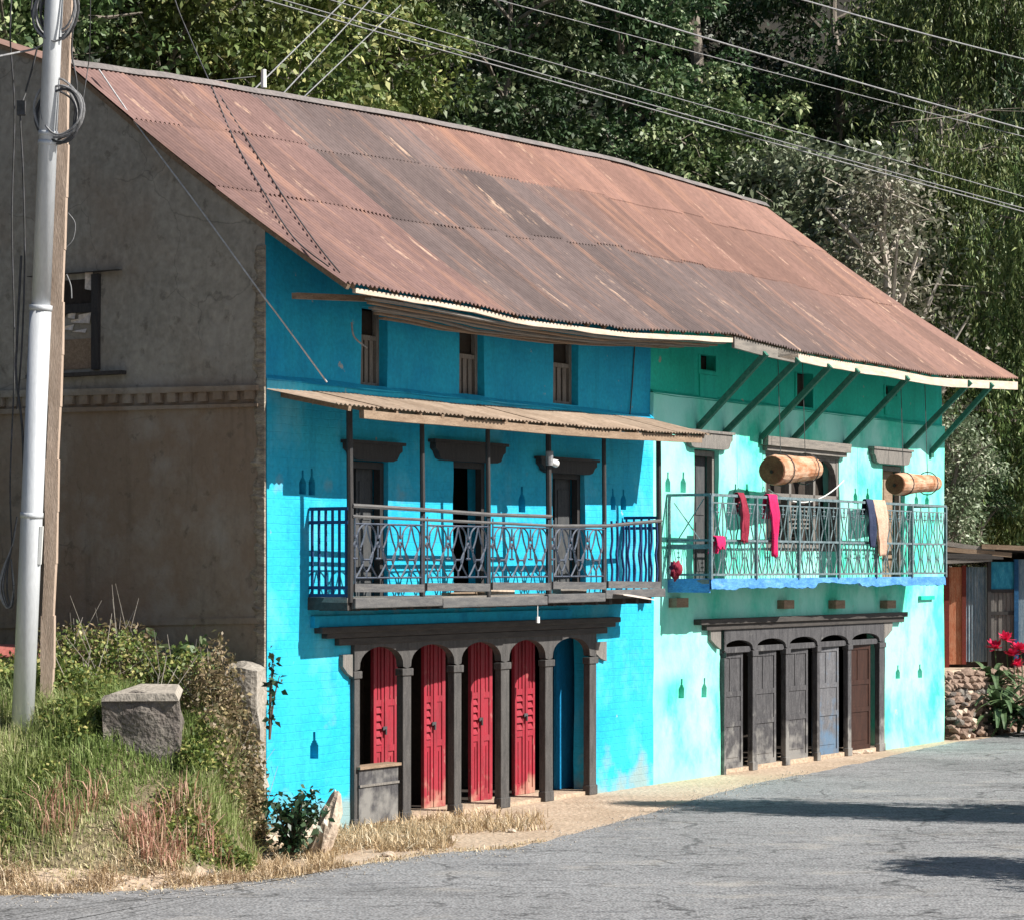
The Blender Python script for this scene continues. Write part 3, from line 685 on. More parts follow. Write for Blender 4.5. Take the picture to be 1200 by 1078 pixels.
# struts
for (bx,by,tx,ty) in ((817,503,889,424),(848,509,926,431),(891,515,964,438),(927,518,997,443),(989,522,1056,451),(1060,526,1129,456),(1090,531,1155,459)):
    ub, zb = F(bx, by, VL); ut, zt = F(tx, ty, .98)
    e_ = 1.12; mb = MB().beam((ub, -VL, zb), (ub+(ut-ub)*e_, -VL-(.98-VL)*e_, zb+(zt-zb)*e_), .065, .075); mb.beam((ub-.05,-VL-.01,zb-.03),(ub+.05,-VL-.01,zb-.03),.07,.08)
    part('eave_strut', mb, mat('green_strut_wood', (.03,.14,.10), (.06,.20,.15), (.20,.19,.14), sc=6, stretch=(3,3,3), fine=30, bump=.3), house)
# ---------------------------------------------------------------- attic windows
for (x0,x1,y0,y1,rag) in ((423,453,361,453,1),(538,568,387,468,0),(648,678,400,474,0)):
    u0, u1 = FU(x0)+.0, FU(x1); zb, zt = F(x0,y1)[1], F(x0,y0)[1]
    u1i = u1-.07
    wd = part('window', MB().box((u0,.165,zb),(u1,.17,zt)), M_INT, house)
    mb = MB(); t = .05
    mb.box((u0,.10,zb),(u0+t,.155,zt)); mb.box((u1-t,.10,zb),(u1,.155,zt)); mb.box((u0+t,.10,zb),(u1-t,.155,zb+.06)); zm = zb+(zt-zb)*.62
    mb.box((u0+t,.11,zm),(u1-t,.15,zm+.05))
    part('frame', mb, M_GREYW, wd)
    mb = MB(); n = 4
    for k in range(n):
        a = u0+t+(u1-u0-2*t)*(k+.12)/n; b = u0+t+(u1-u0-2*t)*(k+.8)/n
        mb.box((a,.13,zb+.06),(b,.145,zm))
    part('slat', mb, M_GREYW, wd)
for (x0,x1,y0,y1,s1) in ((820,838,416,434,465),(933,952,437,477,0),(1037,1050,452,463,486)):
    u0, u1 = FU(x0), FU(x1); zb, zt = F(x0,y1)[1], F(x0,y0)[1]
    wd = part('window', MB().box((u0,.145,zb),(u1,.15,zt)), M_INT, house)
    part('frame', MB().box((u0-.05,-.015,zb-.05),(u0,.06,zt)).box((u1,-.015,zb-.05),(u1+.05,.06,zt)).box((u0,-.015,zb-.05),(u1,.06,zb)), M_TEAL, wd)
    if s1:
        part('shutter', MB().box((u0-.03,-.022,F(x0,s1)[1]),(u1+.03,.01,zb-.055)), M_TEAL, wd)
# crack-like diagonal wire on blue attic, painted conduit
# ---------------------------------------------------------------- arcades
def arcade(cols, zspring, zcrown, ztop, v0, v1, m_col, m_arch, mb_top, transom=None):
    """cols: list of (uL,uR) incl. jambs"""
    for k, (a, b) in enumerate(cols):
        mb = MB().box((a,-v1,.0),(b,-v0,zspring-.10)); mb.box((a-.025,-v1-.015,zspring-.10),(b+.025,-v0,zspring-.02)); mb.box((a-.015,-v1-.01,0),(b+.015,-v0,.12))
        part('column', mb.jitter(.004, 5, k), m_col, house, bevel=.008)
    for k in range(len(cols)-1):
        a = (cols[k][0]+cols[k][1])/2 if k else cols[k][0]; b = (cols[k+1][0]+cols[k+1][1])/2 if k < len(cols)-2 else cols[k+1][1]
        ai, bi = cols[k][1]-.005, cols[k+1][0]+.005; c = (ai+bi)/2; r = (bi-ai)/2; hgt = zcrown-zspring
        mb = MB(); n = 14; arc = []
        for i in range(n+1):
            an = math.pi*(1-i/n); x = c+r*math.cos(an); s = math.sin(an)**.8
            arc.append((x, zspring+hgt*s))
        P = [(a+.001, zspring-.02)]+arc+[(b-.001, zspring-.02)]; T = [(a+.001, ztop)]+[(x, ztop) for x, z in arc]+[(b-.001, ztop)]
        P[0] = (a+.001, zspring-.02); 
        for i in range(len(P)-1):
            (x0,z0),(x1,z1) = P[i], P[i+1]
            mb.hexa([(x0,-v1,z0),(x1,-v1,z1),(x1,-v0,z1),(x0,-v0,z0),(x0,-v1,T[i][1]),(x1,-v1,T[i+1][1]),(x1,-v0,T[i+1][1]),(x0,-v0,T[i][1])])
        part('arch', mb, m_arch, house)
        if transom:
            part('transom', MB().box((ai,-v1+.03,transom-.04),(bi,-v0,transom+.04)), m_arch, house, bevel=.006)
va = VL+.05
bc = [(411,421),(468,481),(528,540),(583,596),(635,647),(687,698)]
bc = [(FU(a,.05), FU(b+1,va)) for a, b in bc]
zsp, zcr, zt = 1.70, F(450,757,va)[1], F(450,750,va)[1]
arcade(bc, zsp, zcr, zt+.01, .01, va, M_ARC, M_ARC, None)
# bracket ends + lintel beams
for (x0,x1,ya,yb,vo) in ((378,728,735,742,.16),(384,722,741,748,.13),(398,712,748,756,.115)):
    u0, za = F(x0, ya, vo); u1 = FU(x1, vo); h = (yb-ya)/109.0
    part('lintel_beam', MB().box((u0,-vo,za-h),(u1,-VL-.0,za)).jitter(.01,2), M_DARKB, house, bevel=.008)
for (x0,x1) in ((402,413.5),(697,711)):
    u0, u1 = FU(x0,va), FU(x1,va); pts = [(u0,1.86),(u1,1.86),(u1,1.62),((u0+u1)/2,1.66),(u0,1.74)]
    part('bracket', MB().prism(pts, VL, va), M_GREYW, house)
# folding doors of the blue arcade
def panel_door(name, u0, u1, z0, z1, v, m, louvres=True, ang=0.0, hinge='l', th=.04, leaves_=1):
    """one door leaf built flat then turned about its hinge; local coords in house frame"""
    mb = MB(); w_ = u1-u0; s = .055
    def bx(a, b, c, d, e=0, f=0): mb.box((a, e, b), (c, d, f))
    H = z1-z0
    mb.box((0,0,0),(s,th,H)); mb.box((w_-s,0,0),(w_,th,H)); 
    rails = [0, .36*H, .62*H, H-.07]
    for r_ in rails: mb.box((s,.002,r_),(w_-s,th-.002,r_+.07))
    mb.box((s,.014,.07),(w_-s,th-.014,.36*H)); mb.box((s+.05,.006,.14),(w_-s-.05,.014,.36*H-.06))
    mb.box((s,.014,.62*H+.07),(w_-s,th-.014,H-.07)); mb.box((w_/2-.012,.005,.62*H+.07),(w_/2+.012,.014,H-.07))
    if louvres:
        n = 5
        for k in range(n):
            z = .36*H+.07+(.26*H-.07)*(k+.5)/n; h = (.26*H-.07)/n*.38
            mb.hexa([(s,-.004,z-h),(w_-s,-.004,z-h),(w_-s,th*.6,z-h*.3),(s,th*.6,z-h*.3),(s,.004,z-h*.2),(w_-s,.004,z-h*.2),(w_-s,th*.6,z+h),(s,th*.6,z+h)])
        mb.box((s,th*.62,.36*H+.07),(w_-s,th*.7,.62*H))
    else: mb.box((s,.012,.36*H+.07),(w_-s,th-.012,.62*H))
    c_, s_ = math.cos(ang), math.sin(ang); V2 = []
    for (x,y,z) in mb.v:
        if hinge == 'l': V2.append((u0+x*c_-y*s_, -v+x*s_+y*c_, z0+z))
        else:
            x -= w_; V2.append((u1+x*c_+y*s_, -v-x*s_+y*c_, z0+z))
    mb.v = V2
    return part(name, mb, m, house)
vd = -.36
for (x0,x1,yb) in ((438,464,935),(497,520,935),(552,575,938),(603,629,937)):
    u0, u1 = FU(x0,vd), FU(x1,vd); um = (u0+u1)/2
    panel_door('door', u0, um, .05, 1.98, vd, M_RED, True, .05, 'l')['label'] = 'red panelled folding door leaf'
    panel_door('door', um, u1, .05, 1.98, vd, M_RED, x0 == 603, -.12 if x0 != 603 else .1, 'l')['label'] = 'red panelled folding door leaf'
u0, u1 = FU(652,vd), FU(677,vd)
mb = MB().box((u0,-vd,.05),(u1,-vd+.04,1.95))
part('door', mb, M_BLUED, house)['label'] = 'plain deep blue door'
# dark wooden hatch in front of the first bay
hu0, hu1 = FU(419,va), FU(465,va); hz1 = F(440,899,va)[1]
hatch = part('hatch_board', MB().box((hu0,-va-.02,.05),(hu1,-va+.03,hz1)).jitter(.004,4), M_GREYD, house, bevel=.006); hatch['label'] = 'grey boarded lower half-door'
part('hatch_rail', MB().box((hu0,-va-.035,hz1-.19),(hu1,-va-.022,hz1-.165)), M_GREYW, hatch); part('hatch_top', MB().box((hu0-.02,-va-.05,hz1),(hu1+.02,-va+.14,hz1+.03)), M_BROWNW, hatch)
# green arcade
gc = [(845,849),(876,887),(915,925),(952,961),(988,998),(1025,1037)]
gc = [(FU(a,.02), FU(b,va)) for a, b in gc]
arcade(gc, 1.66, F(950,740,va)[1]-.06, F(950,732,va)[1], .02, va, M_GREYD, M_GREYD, None, transom=1.66)
for (x0,x1,ya,yb,vo) in ((822,1064,724,730,.17),(828,1060,730,736,.13)):
    u0 = FU(x0, vo); u1 = FU(x1, vo); za = F((x0+x1)/2, ya-3, vo)[1]; h = (yb-ya)/80
    part('lintel_beam', MB().box((u0,-vo,za-h),(u1,-VL,za)).jitter(.014,2), M_DARKB, house, bevel=.008)
for (x0,x1) in ((833,845),(1036,1046)):
    u0, u1 = FU(x0,va), FU(x1,va); pts = [(u0,1.98),(u1,1.98),(u1,1.68),((u0+u1)/2,1.74),(u0,1.82)] if x0 < 900 else [(u0,1.98),(u1,1.98),(u1,1.82),((u0+u1)/2,1.74),(u0,1.68)]
    part('bracket', MB().prism(pts, VL, va), M_GREYW, house)
vg = -.0
part('threshold', MB().box((b0+.01,-VL+.0,-.1),(b1-.01,.55,.045)).jitter(.008,3), M_DIRT, house); part('threshold', MB().box((g0+.01,-VL,-.1),(g1-.01,.4,.06)).jitter(.008,3), M_DIRT, house)
for k in range(5):
    a, b = gc[k][1], gc[k+1][0]; m = [M_GREYD,M_GREYD,M_GREYD,M_GREYDB,M_BROWND][k]
    wd = (b-a)
    panel_door('door', a+.01, a+wd*.80, .06, 1.62, vg, m, False, -.05, 'l')['label'] = ['worn grey plank door','worn grey plank door with pale scuffs','worn grey plank door in the middle bay','grey door with faded blue lower panel','dark brown panelled door'][k]
# ---------------------------------------------------------------- balcony doors and windows
def door_case(x0, x1, y0, zb, m, v=VL, lint=None, leaf=True, lm=None):
    u0, u1 = FU(x0,v), FU(x1,v); zt = F(x0,y0,v)[1]
    d = MB(); t = .07
    if leaf:
        w_ = (u1-u0)
        d.box((u0+w_*.42,-v+.16,zb),(u1-t,-v+.20,zt-t)); d.box((u0+w_*.42+.05,-v+.15,zb+.1),(u1-t-.05,-v+.16,zb+.75)); d.box((u0+w_*.42+.05,-v+.15,zb+.85),(u1-t-.05,-v+.16,zt-.2))
    else: d.box((u0+t,-v+.24,zb),(u0+t+.04,-v+.60,zt-t))
    dr = part('door', d, lm or M_INT, house)
    part('frame', MB().box((u0,-v+.06,zb),(u0+t,-v+.14,zt)).box((u1-t,-v+.06,zb),(u1,-v+.14,zt)).box((u0+t,-v+.06,zt-t),(u1-t,-v+.14,zt)), m, dr)
    if lint:
        (a, b, ya, yb) = lint; ua, ub = FU(a,v+.07), FU(b,v+.07); z1 = F((a+b)/2, ya, v+.07)[1]; z0 = F((a+b)/2, yb, v+.07)[1]; hh = z1-z0
        pts = [(ua,z1),(ub,z1),(ub,z1-.35*hh),(ub-.05,z1-.5*hh),(ub-.10,z0+.02),(ub-.18,z0),(ua+.18,z0),(ua+.10,z0+.02),(ua+.05,z1-.5*hh),(ua,z1-.35*hh)][::-1]
        part('lintel', MB().prism(pts, v, v+.08).box((ua-.04,-v-.10,z1+.001),(ub+.04,-v,z1+.035)), m, dr)
    return dr
dg = mat('dark_shaded_door', (.05,.055,.06), (.085,.085,.085), sc=5, stretch=(4,4,1), fine=30, bump=.3)  # dark tone carries the shade of the deep doorway recess
door_case(414,455,540,2.44,M_DARKW,lint=(408,471,521,540),lm=dg)['label']='half-open dark balcony door, nearest the gable'
door_case(531,573,540,2.44,M_DARKW,lint=(510,592,521,541),leaf=False)['label']='wide open dark balcony doorway'
door_case(648,685,553,2.44,M_DARKW,lint=(634,699,540,555),lm=dg)['label']='dark balcony door beside the lamp'
door_case(813,842,527,G_FLOOR,M_GREYW,lint=(806,858,508,526),lm=dg)['label']='teal-grey door coloured dark for its deep shade at the left end of the green balcony'
door_case(1034,1060,545,G_FLOOR,M_GREYW,lint=(1024,1068,528,544),lm=M_BROWNW)['label']='brown door behind the hanging log'
# triple carved window
u0, u1 = FU(897,VL), FU(984,VL); zt = F(940,527,VL)[1]; zb = 3.0
wd = part('window', MB().box((u0,.22,zb),(u1,.23,zt)), M_INT, house); wd['label'] = 'carved triple-arched window with white rope below'
mb = MB(); t = .07; w3 = (u1-u0-4*t)/3
for k in range(4): a = u0+k*(w3+t); mb.box((a,-.06+.03,zb),(a+t,.10,zt))
mb.box((u0,-.05,zt-.10),(u1,.10,zt+.002)); mb.box((u0,-.05,zb),(u1,.10,zb+.10)); mb.box((u0,-.03,zb+(zt-zb)*.52),(u1,.08,zb+(zt-zb)*.52+.06))
part('frame', mb, M_GREYW, wd)
for k in range(3):
    a = u0+t+k*(w3+t); c = a+w3/2; r = w3/2; mb = MB(); n = 10; z0 = zt-.42
    P = [(c-r*math.cos(math.pi*i/n), z0+.30*math.sin(math.pi*i/n)) for i in range(n+1)]
    for i in range(n):
        (x0,q0),(x1,q1) = P[i], P[i+1]
        mb.hexa([(x0,-.02,q0),(x1,-.02,q1),(x1,.07,q1),(x0,.07,q0),(x0,-.02,zt-.10),(x1,-.02,zt-.10),(x1,.07,zt-.10),(x0,.07,zt-.10)])
    part('window_arch', mb, M_GREYW, wd)
mb = MB()
for k in range(6): mb.box((u0+t+w3+t+.02, .02, zb+.32+k*.06), (u0+2*t+2*w3-.02, .05, zb+.345+k*.06))
part('louvre', mb, M_GREYW, wd)
part('lintel', MB().box((u0-.15,-VL-.12,zt+.004),(u1+.15,-VL,zt+.13)).box((u0-.08,-VL-.07,zt-.06),(u1+.1,-VL,zt+.003)).jitter(.012,3), M_GREYH, wd)
# ---------------------------------------------------------------- lean-to roof above the blue balcony
VO = .93
lt = MB(); tn = []
LTop = [F(x,y,VL) for x,y in ((312,456),(420,463),(540,474),(660,483),(762,491),(835,503))]
LBot = [F(x,y,VO) for x,y in ((400,474),(470,481),(560,489),(660,498),(740,504),(830,509))]
LE = LBot[-1][0]
def z_lt(u, v):
    zt_ = float(np.interp(u, [a[0] for a in LTop], [a[1] for a in LTop])); zb_ = float(np.interp(u, [a[0] for a in LBot], [a[1] for a in LBot]))
    s = (v-VL)/(VO-VL); return zt_+(zb_-zt_)*s
u = .02; k = 0
while u < LE-.05:
    u1 = min(u+.78, LE); t = rr.uniform(.85, 1.1)
    e = rr.uniform(-.03,.05)
    corr_strip(lt, tn, u-.02, u1+.02, lambda uu, s, e=e: VL-.03+(VO+e-VL+.03)*s, 4, .006*(k%2), (t,t*.98,t*.95), amp=.010, zf=z_lt, skew=False)
    u = u1; k += 1
leanto = part('canopy_roof', lt, M_ROOF2, house, smooth=True); tone_attr(leanto, tn); leanto['label'] = 'narrow pale corrugated canopy above the blue balcony'
us = np.linspace(.5, LE-.1, 12)
mb = MB()
for a, b in zip(us[:-1], us[1:]): mb.beam((a,-VO+.06,z_lt(a,VO)-.07),(b,-VO+.06,z_lt(b,VO)-.07),.06,.085)
part('eave_board', mb.jitter(.01,3), M_BROWNW, leanto)
mb = MB()
for a in np.arange(.25, LE, .42): mb.beam((a,-VL,z_lt(a,VL)-.05),(a,-VO+.03,z_lt(a,VO)-.03),.05,.05)
part('rafter', mb, M_BROWNW, leanto)
# ---------------------------------------------------------------- blue balcony
VB = .56
ZF = 2.47
bu0, bu1 = FU(360,VL), FU(772,VB)
bal = part('balcony', MB().box((bu0,-VB,ZF-.05),(bu1,-VL,ZF)).jitter(.008,2), M_GREYH, house); bal['label'] = 'wooden balcony of the blue half with grey iron railing'
mb = MB()
for k in range(20):
    a = bu0+.2+k*(bu1-bu0-.4)/19; mb.box((a,-VB+.03,ZF-.14),(a+.07,-VL,ZF-.052))
part('joist', mb, M_DARKB, bal)
seg = [(413,517),(517,640),(640,708),(708,778)]
for k, (xa, xb) in enumerate(seg):
    ua, ub = FU(xa,VB+.03), FU(xb,VB+.03); dz = [.0,-.01,.01,.05][k]
    part('edge_beam', MB().box((ua,-VB-.06,ZF-.115+dz),(ub-.01,-VB,ZF-.01+dz)).jitter(.014,1.5,k), M_GREYR, bal, bevel=.01)
part('edge_beam', MB().box((bu0,-VB,ZF-.13),(bu0+.07,-VL,ZF+.0)), M_DARKB, bal)
posts = [410,495,572,643,708,772]
for k, px in enumerate(posts):
    u = FU(px, VB); zt_ = z_lt(u, VB)-.05
    mb = MB(); r = .038 if k in (0,3,5) else .03
    mb.tube([(u,-VB,ZF-.05),(u+.005,-VB,ZF+.9),(u-.01,-VB,zt_)], [r,r*.95,r*.85], 8)
    part('post', mb, M_DARKW, bal)
for (px, y0, y1) in ((354,551,625),):
    u, z = F(px, 600, VL+.03)
# rails on the front
def rail(mb, pts, r): mb.tube(pts, r, 6)
fu = [FU(px, VB) for px in posts]
ZR = 3.41
mb = MB(); rail(mb, [(fu[0],-VB-.03,ZR),(fu[1],-VB-.035,ZR-.02),(fu[2],-VB-.03,ZR-.05),(fu[3],-VB-.03,ZR-.05)], .024); rail(mb, [(fu[3],-VB-.03,ZR-.16),(fu[4],-VB-.03,ZR-.14),(fu[5],-VB-.03,ZR-.06)], .024)
rail(mb, [(fu[0],-VB-.03,ZR-.11),(fu[3],-VB-.03,ZR-.155)], .018)
part('handrail', mb, M_GREYR, bal)
mb = MB(); 
for a, b in zip(fu[:-1], fu[1:]): mb.beam((a+.03,-VB-.03,ZF+.10),(b-.03,-VB-.03,ZF+.085),.03,.085)
part('bottom_rail', mb, M_GREYR, bal)
# ironwork
def sp(pts, n=4):  # catmull smoothing
    P = [Vector(p) for p in pts]; out = []
    for i in range(len(P)-1):
        p0 = P[max(i-1,0)]; p1 = P[i]; p2 = P[i+1]; p3 = P[min(i+2,len(P)-1)]
        for k in range(n):
            t = k/n; out.append(.5*((2*p1)+(p2-p0)*t+(2*p0-5*p1+4*p2-p3)*t*t+(3*p1-p0-3*p2+p3)*t**3))
    out.append(P[-1]); return out
def scroll_unit(mb, u, w_, z0, z1, v, r=.0115):
    H = z1-z0
    def q(pts): mb.tube([(u+x*w_, -v, z0+z*H) for x, z in [(p[0],p[1]) for p in sp([(a,b,0) for a,b in pts])]], r, 4)
    q([(.02,0),(.18,.12),(.36,.30),(.30,.42),(.12,.60),(.12,.85),(.34,.99),(.5,1.0),(.66,.99),(.88,.85),(.88,.60),(.70,.42),(.64,.30),(.82,.12),(.98,0)])
    q([(.5,1.0),(.36,.72),(.22,.52),(.30,.30),(.5,.12),(.70,.30),(.78,.52),(.64,.72),(.5,1.0)])
    q([(0,.98),(0,.74)]); q([(0,.62),(.0,.36)])
    q([(-.10,.36),(.10,.36)]); q([(.36,.34),(.64,.34)])
    q([(0,.68),(.06,.62),(0,.56),(-.06,.62),(0,.68)])
    q([(0,.74),(-.08,.80)]); q([(0,.74),(.08,.80)])
    q([(.5,.12),(.5,.0)])
for k, (a, b) in enumerate(zip(fu[:4], fu[1:5])):
    mb = MB(); a += .05; b -= .05; n = max(2, int(round((b-a)/.44))); z0, z1 = ZF+.20, ZR-.19
    for i in range(n): scroll_unit(mb, a+(b-a)*i/n, (b-a)/n, z0, z1, VB+.03)
    mb.tube([(a,-VB-.03,z0),(b,-VB-.03,z0)], .010, 4); mb.tube([(a,-VB-.03,z1+.005),(b,-VB-.03,z1+.005)], .010, 4)
    for x in (a,b): mb.tube([(x,-VB-.03,z0-.1),(x,-VB-.03,z1+.1)], .010, 4)
    part('iron_panel', mb, M_IRON, bal)
# right bay: baluster bars
mb = MB(); a, b = fu[4]+.05, fu[5]-.05
for i in range(9):
    x = a+(b-a)*(i+.5)/9; c = mnoise.noise(Vector((i*1.7,0,0)))*.02
    mb.tube(sp([(x,-VB-.03,ZF+.12),(x+.022,-VB-.03,ZF+.28),(x-.02,-VB-.03,ZF+.46),(x+.02,-VB-.03,ZF+.62),(x+c,-VB-.03,ZR-.08)],3), .016, 5)
part('iron_panel', mb, M_IRONB, bal)
# side panel on the left
mb = MB()
for zz in (ZR-.03, ZR-.17, ZF+.10, ZF+.02): mb.beam((bu0+.02,-VL-.02,zz),(bu0+.02,-VB-.0,zz),.03,.035)
for i in range(6):
    y = VL+.05+(VB-VL-.08)*i/5; mb.beam((bu0+.02,-y,ZF+.02),(bu0+.02,-y,ZR-.03),.022,.022)
part('side_railing', mb, M_IRONB, bal)
mb = MB(); u9 = fu[5]
for zz in (ZR-.02, ZR-.15, ZF+.10): mb.beam((u9,-VL-.02,zz),(u9,-VB-.0,zz),.03,.035)
for i in range(5):
    y = VL+.05+(VB-VL-.08)*i/4; mb.beam((u9,-y,ZF+.02),(u9,-y,ZR-.03),.02,.02)
part('side_railing', mb, M_IRONB, bal)
# beam under the balcony against the wall
part('wall_beam', MB().box((bu0+.05,-VL-.06,ZF-.32),(fu[4],-VL,ZF-.20)).jitter(.012,2), M_BLUE_UP, bal)
# hanging tag and electrical bits
# ---------------------------------------------------------------- green balcony
VG = .68
gu0, gu1 = FU(782,VL), FU(1108,VG)
gb = part('balcony', MB().box((gu0,-VG+.02,G_FLOOR-.06),(gu1,-VL,G_FLOOR)).jitter(.012,2.5), M_GREYH, house); gb['label'] = 'balcony of the turquoise half with pale iron railing and torn blue edge'
mb = MB(); n = 90; 
for k in range(n+1):
    u = gu0+(gu1-gu0)*k/n
    d = .13+.035*mnoise.noise(Vector((u*1.3,0,0)))+.03*mnoise.noise(Vector((u*6,3,0)))+ (-.05 if 11.6 < u < 13.0 else 0)
    mb.v += [(u,-VG+.0,G_FLOOR+.01),(u,-VG-.01+.01*mnoise.noise(Vector((u*4,0,7))),G_FLOOR+.01-d),(u,-VG+.03,G_FLOOR+.01-d),(u,-VG+.03,G_FLOOR+.01)]
for k in range(n):
    for j in range(4): mb.f.append((4*k+j, 4*k+(j+1)%4, 4*k+4+(j+1)%4, 4*k+4+j))
part('edge_flashing', mb, M_BLUEFASC, gb)
mb = MB().box((gu0-.0,-VG+.02,G_FLOOR-.17),(gu0+.03,-VL,G_FLOOR+.01)); part('edge_flashing', mb, M_BLUEFASC, gb)
for px in (800,925,985,1045): 
    u, z = F(px, 707 if px > 810 else 705, VL+.12); part('joist_end', MB().box((u-.16,-VL-.12,z-.07),(u+.16,-VL,z+.05)), M_BROWNW, gb)
gz1 = 3.70
mb = MB().beam((gu0,-VL,gz1),(gu0,-VG,gz1),.035,.035); mb.beam((gu0,-VG,gz1),(gu1,-VG,gz1),.035,.035); mb.beam((gu1,-VG,gz1),(gu1,-VL,gz1),.035,.035)
part('handrail', mb, M_IRONT, gb)
mb = MB(); zmid = G_FLOOR+.50
mb.beam((gu0,-VG,zmid),(gu1,-VG,zmid),.022,.028); mb.beam((gu0,-VG,G_FLOOR+.06),(gu1,-VG,G_FLOOR+.06),.022,.028); mb.beam((gu0,-VL,zmid),(gu0,-VG,zmid),.022,.03); mb.beam((gu0,-VL,G_FLOOR+.06),(gu0,-VG,G_FLOOR+.06),.022,.028)
mb.beam((gu0,-VG,gz1-.10),(gu1,-VG,gz1-.10),.018,.018); mb.beam((gu1,-VG,zmid),(gu1,-VL,zmid),.022,.028); mb.beam((gu1,-VG,G_FLOOR+.06),(gu1,-VL,G_FLOOR+.06),.022,.028)
part('rail', mb, M_IRONT, gb)
npan = 6
for k in range(npan+1):
    u = gu0+(gu1-gu0)*k/npan; part('rail_post', MB().beam((u,-VG,G_FLOOR),(u,-VG,gz1),.04,.04,up=(0,1,0)), M_IRONT, gb)
part('rail_post', MB().beam((gu0,-VL-.03,G_FLOOR),(gu0,-VL-.03,gz1),.03,.03,up=(0,1,0)), M_IRONT, gb)
part('rail_post', MB().beam((gu1,-VL-.03,G_FLOOR),(gu1,-VL-.03,gz1),.03,.03,up=(0,1,0)), M_IRONT, gb)
def vase(mb, u, w_, z0, z1, z2, v, r=.0105):
    def q(pts): mb.tube([(u+x*w_, -v, z) for x, z in pts], r, 4)
    H = z2-z1
    for s in (-1, 1):
        q([(.5+.42*s, z2-.10),(.5+.30*s, z1+.62*H),(.5+.10*s, z1+.30*H),(.5+.28*s, z1+.05),(.5+.28*s, z1)])
        h = z1-z0
        q([(.5+.02*s, z1),(.5+.24*s, z0+.72*h),(.5+.34*s, z0+.45*h),(.5+.18*s, z0+.18*h),(.5+.06*s, z0)])
    q([(.5, z2-.10),(.5, z1+.55*H)]); q([(.36, z1+.62*H),(.64, z1+.62*H)]); q([(0,z0),(0,z2)])
    q([(.40, z2-.16),(.60, z2-.16)])
for k in range(npan):
    a = gu0+(gu1-gu0)*k/npan+.02; b = gu0+(gu1-gu0)*(k+1)/npan-.02; mb = MB(); n = 4
    for i in range(n): vase(mb, a+(b-a)*i/n, (b-a)/n, G_FLOOR+.07, zmid, gz1, VG)
    part('iron_panel', mb, M_IRONT, gb)
mb = MB().tube([(gu0,-VL-.15,zmid),(gu0,-VG+.1,gz1-.05)], .008, 4); mb.tube([(gu0,-VG+.15,zmid),(gu0,-VL-.1,gz1-.1)], .008, 4); mb.beam((gu0,-VL,G_FLOOR+.42),(gu0,-VG,G_FLOOR+.42),.01,.06)
part('side_brace', mb, M_IRONT, gb)
part('wall_bracket', MB().box((FU(1076,VL),-VL-.05,F(1076,698,VL)[1]-.06),(FU(1092,VL),-VL,F(1076,698,VL)[1])), M_TEAL, house)
# ---------------------------------------------------------------- things on and near the house
def hthing(name, mb, m, label, cat, group=None, smooth=False, bevel=0): return solo(name, mb, m, label, cat, group, smooth, bevel, rz=YAW)
# lamp on post
u, z = F(643,535,VB+.05); z2 = F(650,543,VB)[1]
lp = thing('wall_lamp', 'small white bulb in a grey socket on a dark balcony post', 'lamp', W(u, VB+.06, z-.1), YAW)
part('socket', MB().tube([(0,0,0),(0,0,.16)], [.04,.045], 10), M_CABLEG, lp); part('bulb', MB().tube([(.03,0,.04),(.09,0,.035),(.15,0,.025),(.19,0,.02)], [.022,.04,.045,.012], 12), M_WHITE, lp, smooth=True)
# log hives
def log(px0, px1, py0, py1, r0, r1, v, label, paint):
    ua, za = F(px0, py0, v); ub, zb = F(px1, py1, v)
    um, zm = (ua+ub)/2, (za+zb)/2
    t = thing('hanging_log', label, 'log hive', W(um, v, min(za,zb)-r0), YAW, 'logs hung in front of the upper windows')
    n = 12; pts = []; rs = []
    for i in range(n+1):
        s = i/n; pts.append((ua+(ub-ua)*s, -v, za+(zb-za)*s)); rs.append((r0+(r1-r0)*s)*(1+.03*math.sin(s*7+px0)) if 0 < s < 1 else (r0+(r1-r0)*s)*.93)
    mb = MB().tube(pts, rs, 20); off = (um, -v, min(za,zb)-r0)
    part('log', mb.jitter(.014, 4), M_LOG, t, off, smooth=False)
    part('end_disc', MB().tube([(ua-.02,-v,za),(ua-.004,-v,za)], [r0*.90,r0*.92], 20), M_LOGEND, t, off)
    part('entrance', MB().tube([(ua-.03,-v,za-.02),(ua-.021,-v,za-.02)], [.025,.025], 10), M_INT, t, off)
    for s in (.2, .8):
        p = (ua+(ub-ua)*s, -v, za+(zb-za)*s); zt_ = zroof(p[0], v)-.12
        mb = MB().tube([(p[0],-v,p[2]+r1),(p[0],-v+.05,zt_)], .006, 4)
        ring = [(p[0],-v+math.cos(a)*(r0*1.04),p[2]+math.sin(a)*(r0*1.04)) for a in np.linspace(0,2*math.pi,17)]
        mb.tube(ring, .008, 4); part('hanging_wire', mb, M_CABLE, t, off)
log(905, 953, 551, 549, .205, .16, .62, 'thick short orange-brown log hung before the arched window', True)
log(1049, 1096, 567, 566, .165, .12, .70, 'long pale tapering log hung at the far end by the brown door', True)
